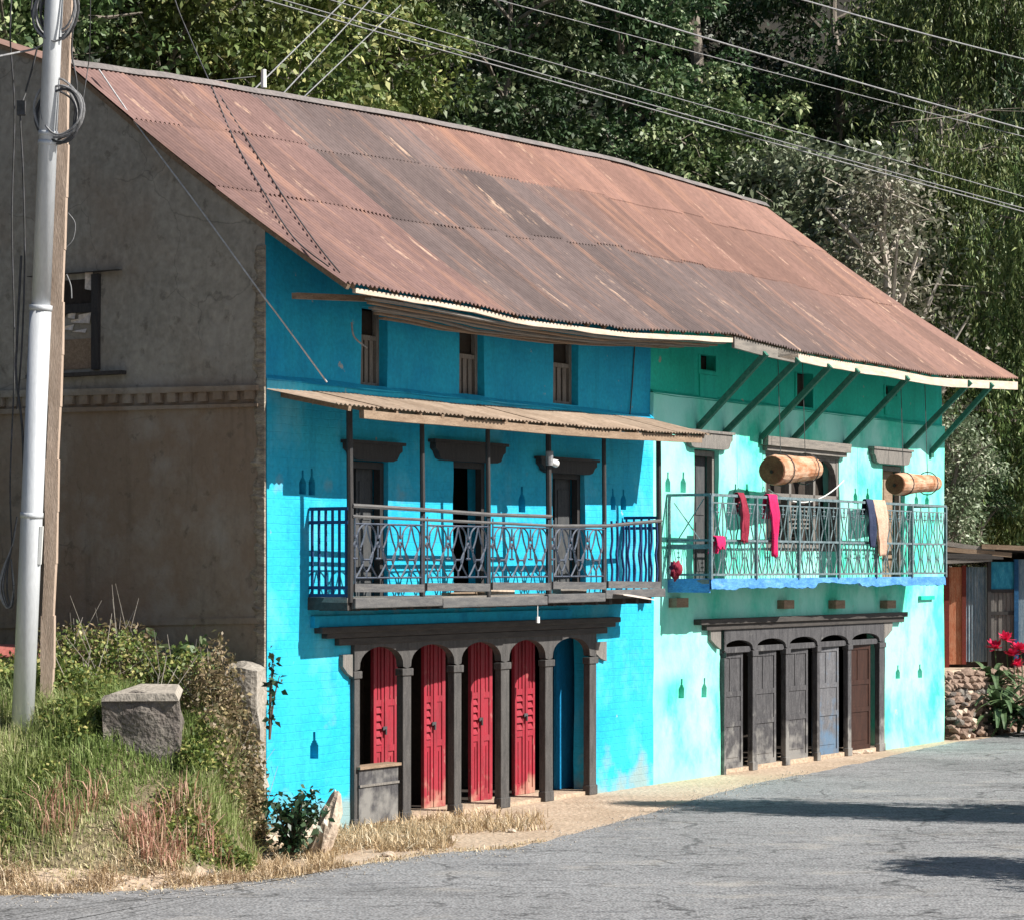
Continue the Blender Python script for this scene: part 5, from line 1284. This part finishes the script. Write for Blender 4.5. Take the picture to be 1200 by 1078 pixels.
# weeds: broad-leaved small plants on the bank
def weedpatch(name, centers, spread, hgt, n, L_, W_, m, seed, zf=gz):
    R = np.random.default_rng(seed); Vc = []
    for (x, y, s, h) in centers:
        g = R.normal(size=(n,3)); g /= np.linalg.norm(g,axis=1,keepdims=True); g *= R.uniform(.2,1,(n,1))**.5
        p = g*[s,s,h*.5]; p[:,2] = np.abs(p[:,2]+h*.35); p += [x,y,0]; p[:,2] += zf(p[:,0],p[:,1]); Vc.append(p)
    Vc = np.concatenate(Vc); V_, F_ = leaves(Vc, R.normal(size=(len(Vc),3))+[0,-.2,.35], L_, W_, R)
    return V_, F_, R.uniform(0,1,len(F_))
R3 = np.random.default_rng(77)
cs = []
for (px, py, Y_, s, h) in ((30,900,23.3,.45,.10),(225,920,23.2,.4,.12),(270,930,23.3,.22,.25),(-10,930,23.0,.5,.12),(150,800,25.4,.45,.85),(95,800,25.7,.45,.9),(60,800,25.0,.4,.6),(225,800,25.3,.35,.9),(60,850,25.0,.4,.35),(100,860,24.8,.4,.4),(250,900,24.2,.25,.3),(85,900,24.0,.3,.3),(190,780,26.1,.4,.4),(20,840,25.4,.4,.4),(70,820,25.6,.4,.5),(225,905,23.9,.2,.25),(0,800,25.9,.5,.5)):
    cs.append(((px-600)/FP*Y_, Y_, s, h))
V_, F_, rn = weedpatch('weeds', cs, 0, 0, 1500, .055, .035, L_WEED, 41); tag(npmesh('weeds', V_, F_, L_WEED, rnd=rn), kind='stuff')
cs = [((px-600)/FP*Y_, Y_, s, h) for (px, Y_, s, h) in ((255,24.7,.26,.85),(282,24.8,.24,.9),(238,24.9,.25,.8),(300,24.6,.14,.75),(270,24.2,.28,.6),(285,24.8,.20,1.45),(268,24.9,.2,1.3),(300,24.9,.12,1.3),(250,25.3,.3,1.0),(60,26.1,.4,.9),(95,25.9,.4,.9),(130,25.7,.4,.95),(165,25.6,.3,.9))]
V_, F_, rn = weedpatch('x', cs, 0, 0, 760, .060, .030, L_DRY, 42); tag(npmesh('dry_weeds', V_, F_, mat('x', (0,0,0)) if False else leafmat('brown_weed_leaves',(.13,.13,.06),(.34,.26,.16),(.50,.42,.20)), rnd=rn), kind='stuff')
R4 = random.Random(4); mb = MB()
for k in range(90):
    px = R4.uniform(60,310); Y_ = R4.uniform(24.6,26.3); x = (px-600)/FP*Y_; z0 = float(gz(x,Y_)); h = R4.uniform(.4,1.15 if px > 90 and px<150 else .85)
    mb.tube([(x,Y_,z0),(x+R4.uniform(-.1,.1),Y_,z0+h*.5),(x+R4.uniform(-.25,.25),Y_+R4.uniform(-.1,.1),z0+h)], [.005,.004,.002], 3, cap=False)
tag(part('dry_stems', mb, M_TWIG), kind='stuff')
def bush(name, label, cat, px, Y, z0, spread, hgt, n, L_, W_, m, seed, stems=9, X=None, droop=.2):
    R = np.random.default_rng(seed); x = (px-600)/FP*Y if X is None else X
    if z0 is None: z0 = float(gz(x, Y))
    t = thing(name, label, cat, (x, Y, z0)); mb = MB(); C_ = []
    for k in range(stems):
        a = R.uniform(0,6.28); s = spread*R.uniform(.3,1); h = hgt*R.uniform(.6,1)
        p = [(0,0,0),(math.cos(a)*s*.4,math.sin(a)*s*.4,h*.6),(math.cos(a)*s,math.sin(a)*s,h)]
        pts = sp(p,4); mb.tube(pts, list(np.linspace(.012,.004,len(pts))), 4); C_ += [tuple(q) for q in pts[2:]]
    part('stem', mb, M_BARKD, t); C_ = np.array(C_)
    c = C_[R.integers(0,len(C_),n)]+R.normal(size=(n,3))*spread*.20
    D = R.normal(size=(n,3)); D[:,2] += .2
    V_, F_ = leaves(c, D, L_, W_, R, droop); npmesh('foliage', V_, F_, m, t, rnd=R.uniform(0,1,len(F_)))
    return t
bush('climbing_bush','round leafy green bush growing against the mud wall, above the weathered block','bush', 203, 25.9, 1.10, .42, 1.0, 900, .13, .095, L_VINE, 51, 12)
bush('low_shrub','small dark glossy shrub at the foot of the blue corner','shrub', 342, 24.3, .0, .30, .62, 620, .085, .05, L_DKB, 52, 10)
bush('creeper','few dark creeper leaves sticking out past the blue wall corner','plant', 316, 25.0, 1.10, .12, .85, 60, .08, .055, L_DKB, 53, 4)
# blocks
def blockm(name, label, x0, x1, yt, Y, depth, zb, m, slope=0.0, seed=0, capm=None):
    a, b = PW(x0, yt, Y), PW(x1, yt, Y)
    mb = MB(); nx_, nz_ = 6, 5
    import bmesh
    bm = bmesh.new(); bmesh.ops.create_cube(bm, size=1); bmesh.ops.subdivide_edges(bm, edges=bm.edges[:], cuts=5, use_grid_fill=True)
    for vv2 in bm.verts:
        p = vv2.co; fx = p.x+.5; top = a.z+(slope*math.sin(fx*math.pi)) 
        z = zb+(top-zb)*(p.z+.5); tx = a.x+(b.x-a.x)*(.5+p.x*(1-.10*(p.z+.5)))
        y = Y+depth*(p.y+.5)
        nz = mnoise.noise_vector(Vector((tx*3,y*3,z*3+seed)))*.08
        mb.v.append((tx+nz.x, y+nz.y, z+nz.z))
    mb.f = [tuple(q.index for q in f.verts) for f in bm.faces]; bm.free()
    return solo(name, mb, m, label, 'block', 'weathered masonry blocks beside the gable')
blockm('masonry_block','dark weathered stone block with sloping cement top, in the grass left of the house corner',118,209,822,23.8,.55,.4,M_CONCD,.10,1)
mbk = MB(); a, b = PW(122,819,23.8), PW(207,819,23.8)
mbk.hexa([(a.x-.02,23.77,a.z-.02),(b.x+.02,23.77,b.z-.02),(b.x-.02,24.38,b.z+.06),(a.x+.2,24.38,a.z+.08),(a.x+.06,23.78,a.z+.045),(b.x-.02,23.78,b.z+.055),(b.x-.06,24.37,b.z+.12),(a.x+.26,24.37,a.z+.13)])
solo('cement_cap', mbk.jitter(.02,3), M_CONC, 'rough pale cement cap on top of the dark weathered block', 'slab')
blockm('masonry_block','pale broken masonry stub right at the house corner, half covered by dry weeds',258,306,782,25.25,.45,.6,M_CONC,.03,5)
# low tin strip / parapet on the left
mb = MB(); a, b = PW(-60,757,26.4), PW(147,757,26.6)
mb.hexa([(a.x,26.15,a.z-.10),(b.x,26.35,b.z-.10),(b.x,26.75,b.z),(a.x,26.65,a.z),(a.x,26.15,a.z-.085),(b.x,26.35,b.z-.085),(b.x,26.75,b.z+.015),(a.x,26.65,a.z+.015)])
solo('tin_sheet', mb, M_REDTIN, 'faded red tin sheet lying low against the mud wall behind the poles', 'tin sheet')
mb = MB().box((a.x,26.25,.9),(b.x-.25,26.6,a.z-.11)).jitter(.02,2); solo('low_wall', mb, M_CONC, 'low pale wall under the red tin sheet behind the poles', 'wall')
# stones
def stone(cx_, cy_, cz_, r, seed, label, sq, m=M_STONE, group='stones along the verge', name='stone'):
    mb = blob((cx_,cy_,cz_), r, seed, 3, .35, sq, 1.6); return solo(name, mb, m, label, 'stone', group)
x, y = G(345,992); 
p = PW(385,938,24.6)
mb = MB().beam((p.x-.12,24.45,-.05),(p.x+.03,24.6,.62),.22,.16,up=(1,0,0)).jitter(.05,3)
mb2 = blob((p.x-.04,24.5,.22),.5,3,3,.35,(.22,.22,.78),2.4)
# leaning stone slab
sh = [(vx+ (vz-.2)*.30, vy, vz) for vx,vy,vz in mb2.v]; mb2.v = sh
solo('leaning_stone', mb2, M_STONE, 'tall narrow stone leaning against the blue wall left of the arcade', 'stone', 'stones along the verge')
for k, (px, py, r, sq, lab) in enumerate(((305,997,.17,(1.5,1,.6),'flat tan stone in dry grass, leftmost of the row below the dark shrub'),(335,990,.20,(1.5,1,.6),'pale flat stone, second from the left in the row below the dark shrub'),(362,983,.17,(1.3,1,.8),'rounded pale stone right below the dark shrub'),(383,978,.13,(1.1,1,.9),'small stone touching the foot of the leaning stone'),(222,1030,.11,(2.0,1,.35),'long thin dark stone lying in the straw by the asphalt'))):
    x, y = G(px, py); stone(x, y, .06, r, k+4, lab, sq, M_STONE if k != 4 else M_CONCD)
for k, (px, py, r) in enumerate(((470,985,.05),(500,978,.04),(455,1003,.04),(530,985,.035),(600,975,.03),(1000,884,.05),(1015,882,.05))):
    x, y = G(px, py)
    stone(x, y, .015, r*1.3, k+20, ['palest pebble in the straw before the hatch','pebble on the verge before the second red door','pebble at the straw edge nearest the camera','pebble on the verge before the third red door','pebble on the verge before the fourth red door','flat step stone before the brown door','second flat stone beside the one before the brown door'][k], (1.8,1,.6) if k > 4 else (1.2,1,.7), group='small stones on the verge')
# gravel grains beside the road
R5 = np.random.default_rng(8); mbg = MB()
for k in range(1100):
    X_ = R5.uniform(-6,4); Y_ = float(road_edge_y(np.array([X_]))[0])+R5.normal(-.05,.35); r = R5.uniform(.005,.013)
    u0_, v0_ = UV(X_, Y_)
    if v0_ < .1 and u0_ > 0: continue
    z = float(gz(X_,Y_))+.008
    mbg.add([(X_-r,Y_,z),(X_,Y_-r,z),(X_+r*1.2,Y_,z),(X_,Y_+r,z),(X_,Y_,z+r)], [(0,1,4),(1,2,4),(2,3,4),(3,0,4)])
tag(part('gravel', mbg, M_CONC), kind='stuff')
# ---------------------------------------------------------------- right end: terrace wall, shed, plants
mbs = []
R6 = random.Random(12)
M_RUB = mat('reddish_rubble', (.21,.145,.11), (.31,.22,.17), (.12,.08,.06), sc=4, fine=25, fine_amt=.3, bump=.8, bdist=.02)
wallr = thing('rubble_wall', 'rough dry-stone retaining wall at the far end of the house', 'wall', W(18.4,-.3,0), YAW)
k = 0
for row in range(11):
    u = 17.85+R6.uniform(0,.1)
    while u < 24:
        w_ = R6.uniform(.10,.30); hh = R6.uniform(.07,.15); z = .05+row*.096+R6.uniform(-.03,.03); v = .12-.032*row+R6.uniform(-.05,.06)
        b_ = blob((u+w_/2, -v, z), .5, k, 1, .55, (w_*1.1,.2,hh*1.2), 2.2)
        if u < 20.2 and k < 400 and sum(1 for c_ in wallr.children if c_.name.startswith('stone')) < 96: part('stone', b_, (M_RUB, M_RUB, M_CONCD, M_STONE)[int(R6.random()*3.4)], wallr, (18.4,.3,0))
        else: mbs.append(b_)
        k += 1; u += w_*.92
mb = MB()
for b_ in mbs: mb.add(b_.v, b_.f)
tag(part('stone_rest', mb, M_RUB, wallr, (18.4,.3,0)), kind='stuff'); 
YS = 44.6
def sbox(mb, x0, x1, y0, y1, ya, yb): a, b = PW(x0,y1,YS), PW(x1,y0,YS); return mb.box((a.x,YS+ya,a.z),(b.x,YS+yb,b.z))
sp0 = PW(1110,785,YS); shed = thing('tin_shed', 'patched tin shed with orange door and timber roof beyond the turquoise house', 'shed', (sp0.x, YS, sp0.z)); so_ = Vector(shed.location)
M_ORW = mat('orange_plank', (.42,.13,.06), (.55,.26,.15), (.30,.09,.05), sc=6, stretch=(5,5,1), fine=25, fine_amt=.3, bump=.4)
M_TINB = mat('grey_blue_tin', (.12,.19,.24), (.26,.32,.36), (.40,.42,.42), sc=5, stretch=(5,5,1), fine=25, fine_amt=.3, bump=.3)
M_TINC = mat('cyan_tin', (.02,.22,.36), (.06,.36,.50), (.30,.45,.50), sc=5, stretch=(3,3,1), fine=25, fine_amt=.2, bump=.3)
part('door', sbox(MB(),1112,1127,664,778,0,.05), M_ORW, shed, so_)['label'] = 'orange plank door'
part('door_post', sbox(sbox(MB(),1127,1132,662,778,-.03,.06),1106,1112,662,785,-.03,.06), mat('dark_red_post',(.20,.03,.02),(.13,.03,.02)), shed, so_)
mb = MB(); a, b = PW(1132,775,YS), PW(1157,664,YS); nn = 14
for i in range(nn+1):
    x = a.x+(b.x-a.x)*i/nn; y = YS+.02+.015*(i%2); mb.v += [(x,y,a.z),(x,y,b.z)]
mb.f = [(2*i,2*i+2,2*i+3,2*i+1) for i in range(nn)]
part('tin_panel', mb, M_TINB, shed, so_)
part('post', sbox(MB(),1157,1161,655,780,-.05,.05), M_DARKW, shed, so_)
part('upper_panel', sbox(MB(),1161,1188,658,690,0,.04), M_TINC, shed, so_)['label'] = 'cyan painted tin panel'
mb = MB(); 
for i in range(6): sbox(mb, 1161+i*4.6, 1165.2+i*4.6, 694, 762, .0+.01*(i%2), .04)
part('plank_panel', mb, M_GREYW, shed, so_); part('mid_rail', sbox(sbox(MB(),1161,1190,690,694,-.03,.05),1161,1190,716,720,-.02,.05), M_DARKW, shed, so_)
part('post', sbox(MB(),1188,1193,655,790,-.05,.05), mat('blue_post',(.01,.06,.15),(.02,.10,.22)), shed, so_)
part('tin_panel', sbox(MB(),1193,1290,655,760,0,.04), M_TINB, shed, so_)
mb = MB(); a = PW(1104,640,YS); b = PW(1300,652,YS); mb.box((a.x,YS+.06,so_.z-.3),(b.x,YS+2.4,PW(0,672,YS).z)); part('shed_body', mb, M_INT, shed, so_)
for k, (x0,y0,x1,y1,r,m) in enumerate(((1104,636,1165,645,.05,M_GREYH),(1104,643,1185,650,.05,M_BROWNW),(1104,651,1175,652,.055,M_DARKB),(1104,658,1162,655,.045,M_GREYH),(1150,640,1300,646,.05,M_BROWNW))):
    part('roof_timber', MB().beam(tuple(PW(x0,y0,YS-.25)),tuple(PW(x1,y1,YS-.2)),r*2,r*1.6), m, shed, so_)
mb = MB(); a, b = PW(1104,637,YS), PW(1300,650,YS)
mb.hexa([(a.x,YS-.25,a.z-.03),(b.x,YS-.25,b.z-.03),(b.x,YS+2.5,b.z-.3),(a.x,YS+2.5,a.z-.3),(a.x,YS-.25,a.z),(b.x,YS-.25,b.z),(b.x,YS+2.5,b.z-.25),(a.x,YS+2.5,a.z-.25)]); part('shed_roof', mb.jitter(.02,2), M_DARKB, shed, so_)
# big strap-leaved plant and pink flowers
def strap_plant(px, Y, z0, n, ln, label, seed):
    R = random.Random(seed); x = (px-600)/FP*Y; mb = MB()
    for k in range(n):
        a = R.uniform(0,6.28); l = ln*R.uniform(.6,1.1); up = R.uniform(.5,1.3); w_ = .055*R.uniform(.7,1.2); st = R.uniform(0,.35)
        pts = []
        for i in range(7):
            s = i/6; rr_ = l*(s**.9)*math.cos(up*.8); zz_ = st+l*(math.sin(up)*s-.75*s*s*(1.4-up*.5)); pts.append((math.cos(a)*rr_, math.sin(a)*rr_, zz_))
        b0 = len(mb.v); sx_, sy_ = -math.sin(a), math.cos(a)
        for i, p in enumerate(pts):
            ww = w_*math.sin(math.pi*(i+.7)/7.4); mb.v += [(p[0]-sx_*ww,p[1]-sy_*ww,p[2]+ww*.3),(p[0],p[1],p[2]),(p[0]+sx_*ww,p[1]+sy_*ww,p[2]+ww*.3)]
        for i in range(6):
            for j in (0,1): q = b0+3*i+j; mb.f.append((q,q+1,q+4,q+3))
    t = thing('strap_leaf_plant', label, 'plant', (x, Y, z0)); part('leaf_rosette', mb, mat('strap_leaf',(.05,.10,.04),(.12,.18,.08),(.40,.38,.20),sc=5,fine=20,bump=.1,rough=.45,spec=.5), t)
    part('stem', MB().tube([(0,0,-.1),(0,0,.45)], [.06,.04], 8), M_BARKD, t); return t
GP2 = 'strap-leaved plants at the roadside'
tag(strap_plant(1172, 42.3, .05, 74, 1.3, 'big strap-leaved plant at the roadside before the shed', 3), group=GP2)
tag(strap_plant(1162, 43.0, .5, 40, 1.0, 'smaller strap-leaved plant tucked behind the big one', 5), group=GP2)
tag(strap_plant(1208, 42.0, .05, 56, 1.2, 'strap-leaved plant cut by the right edge of the photo', 7), group=GP2)
def flower(px, py, Y, r, label, seed):
    p = PW(px, py, Y); R = random.Random(seed); t = thing('pink_flower', label, 'flower', (p.x, p.y, .6), 0, 'pink flower heads by the shed')
    h = p.z-.6; part('stem', MB().tube([(0,0,0),(.03,0,h*.5),(0,0,h)], .010, 5), mat('green_stem',(.06,.11,.04)), t); mb = MB()
    for k in range(26):
        a = k*2.4; el = R.uniform(-.2,1.1); l = r*1.55*R.uniform(.7,1.1); d = Vector((math.cos(a)*math.cos(el),math.sin(a)*math.cos(el),math.sin(el))); s = d.cross(Vector((0,0,1))).normalized()*l*.28; o3 = Vector((0,0,h))
        mb.add([tuple(o3),tuple(o3+d*l*.55+s),tuple(o3+d*l),tuple(o3+d*l*.55-s)], [(0,1,2,3)])
    part('petals', mb, mat('pink_petals',(.75,.03,.12),(.62,.02,.08),fine_amt=.1,bump=0,trans=.2), t)
for k, (px, py, r, lab) in enumerate(((1166,760,.13,'leftmost pink flower head'),(1179,750,.13,'topmost pink flower head'),(1187,768,.12,'pink flower head between the topmost and the right edge pair'),(1196,762,.14,'pink flower head nearest the right edge'),(1192,780,.11,'lowest pink flower head above the strap leaves'))):
    flower(px, py, 43.6, r, lab+', before the shed', k)
bush('weed_clump','small yellow-green weed at the foot of the rubble wall','weed', 1140, 42.2, 0.0, .22, .28, 160, .09, .05, L_WEED, 61, 6)
print('verts', sum(len(m.vertices) for m in bpy.data.meshes))
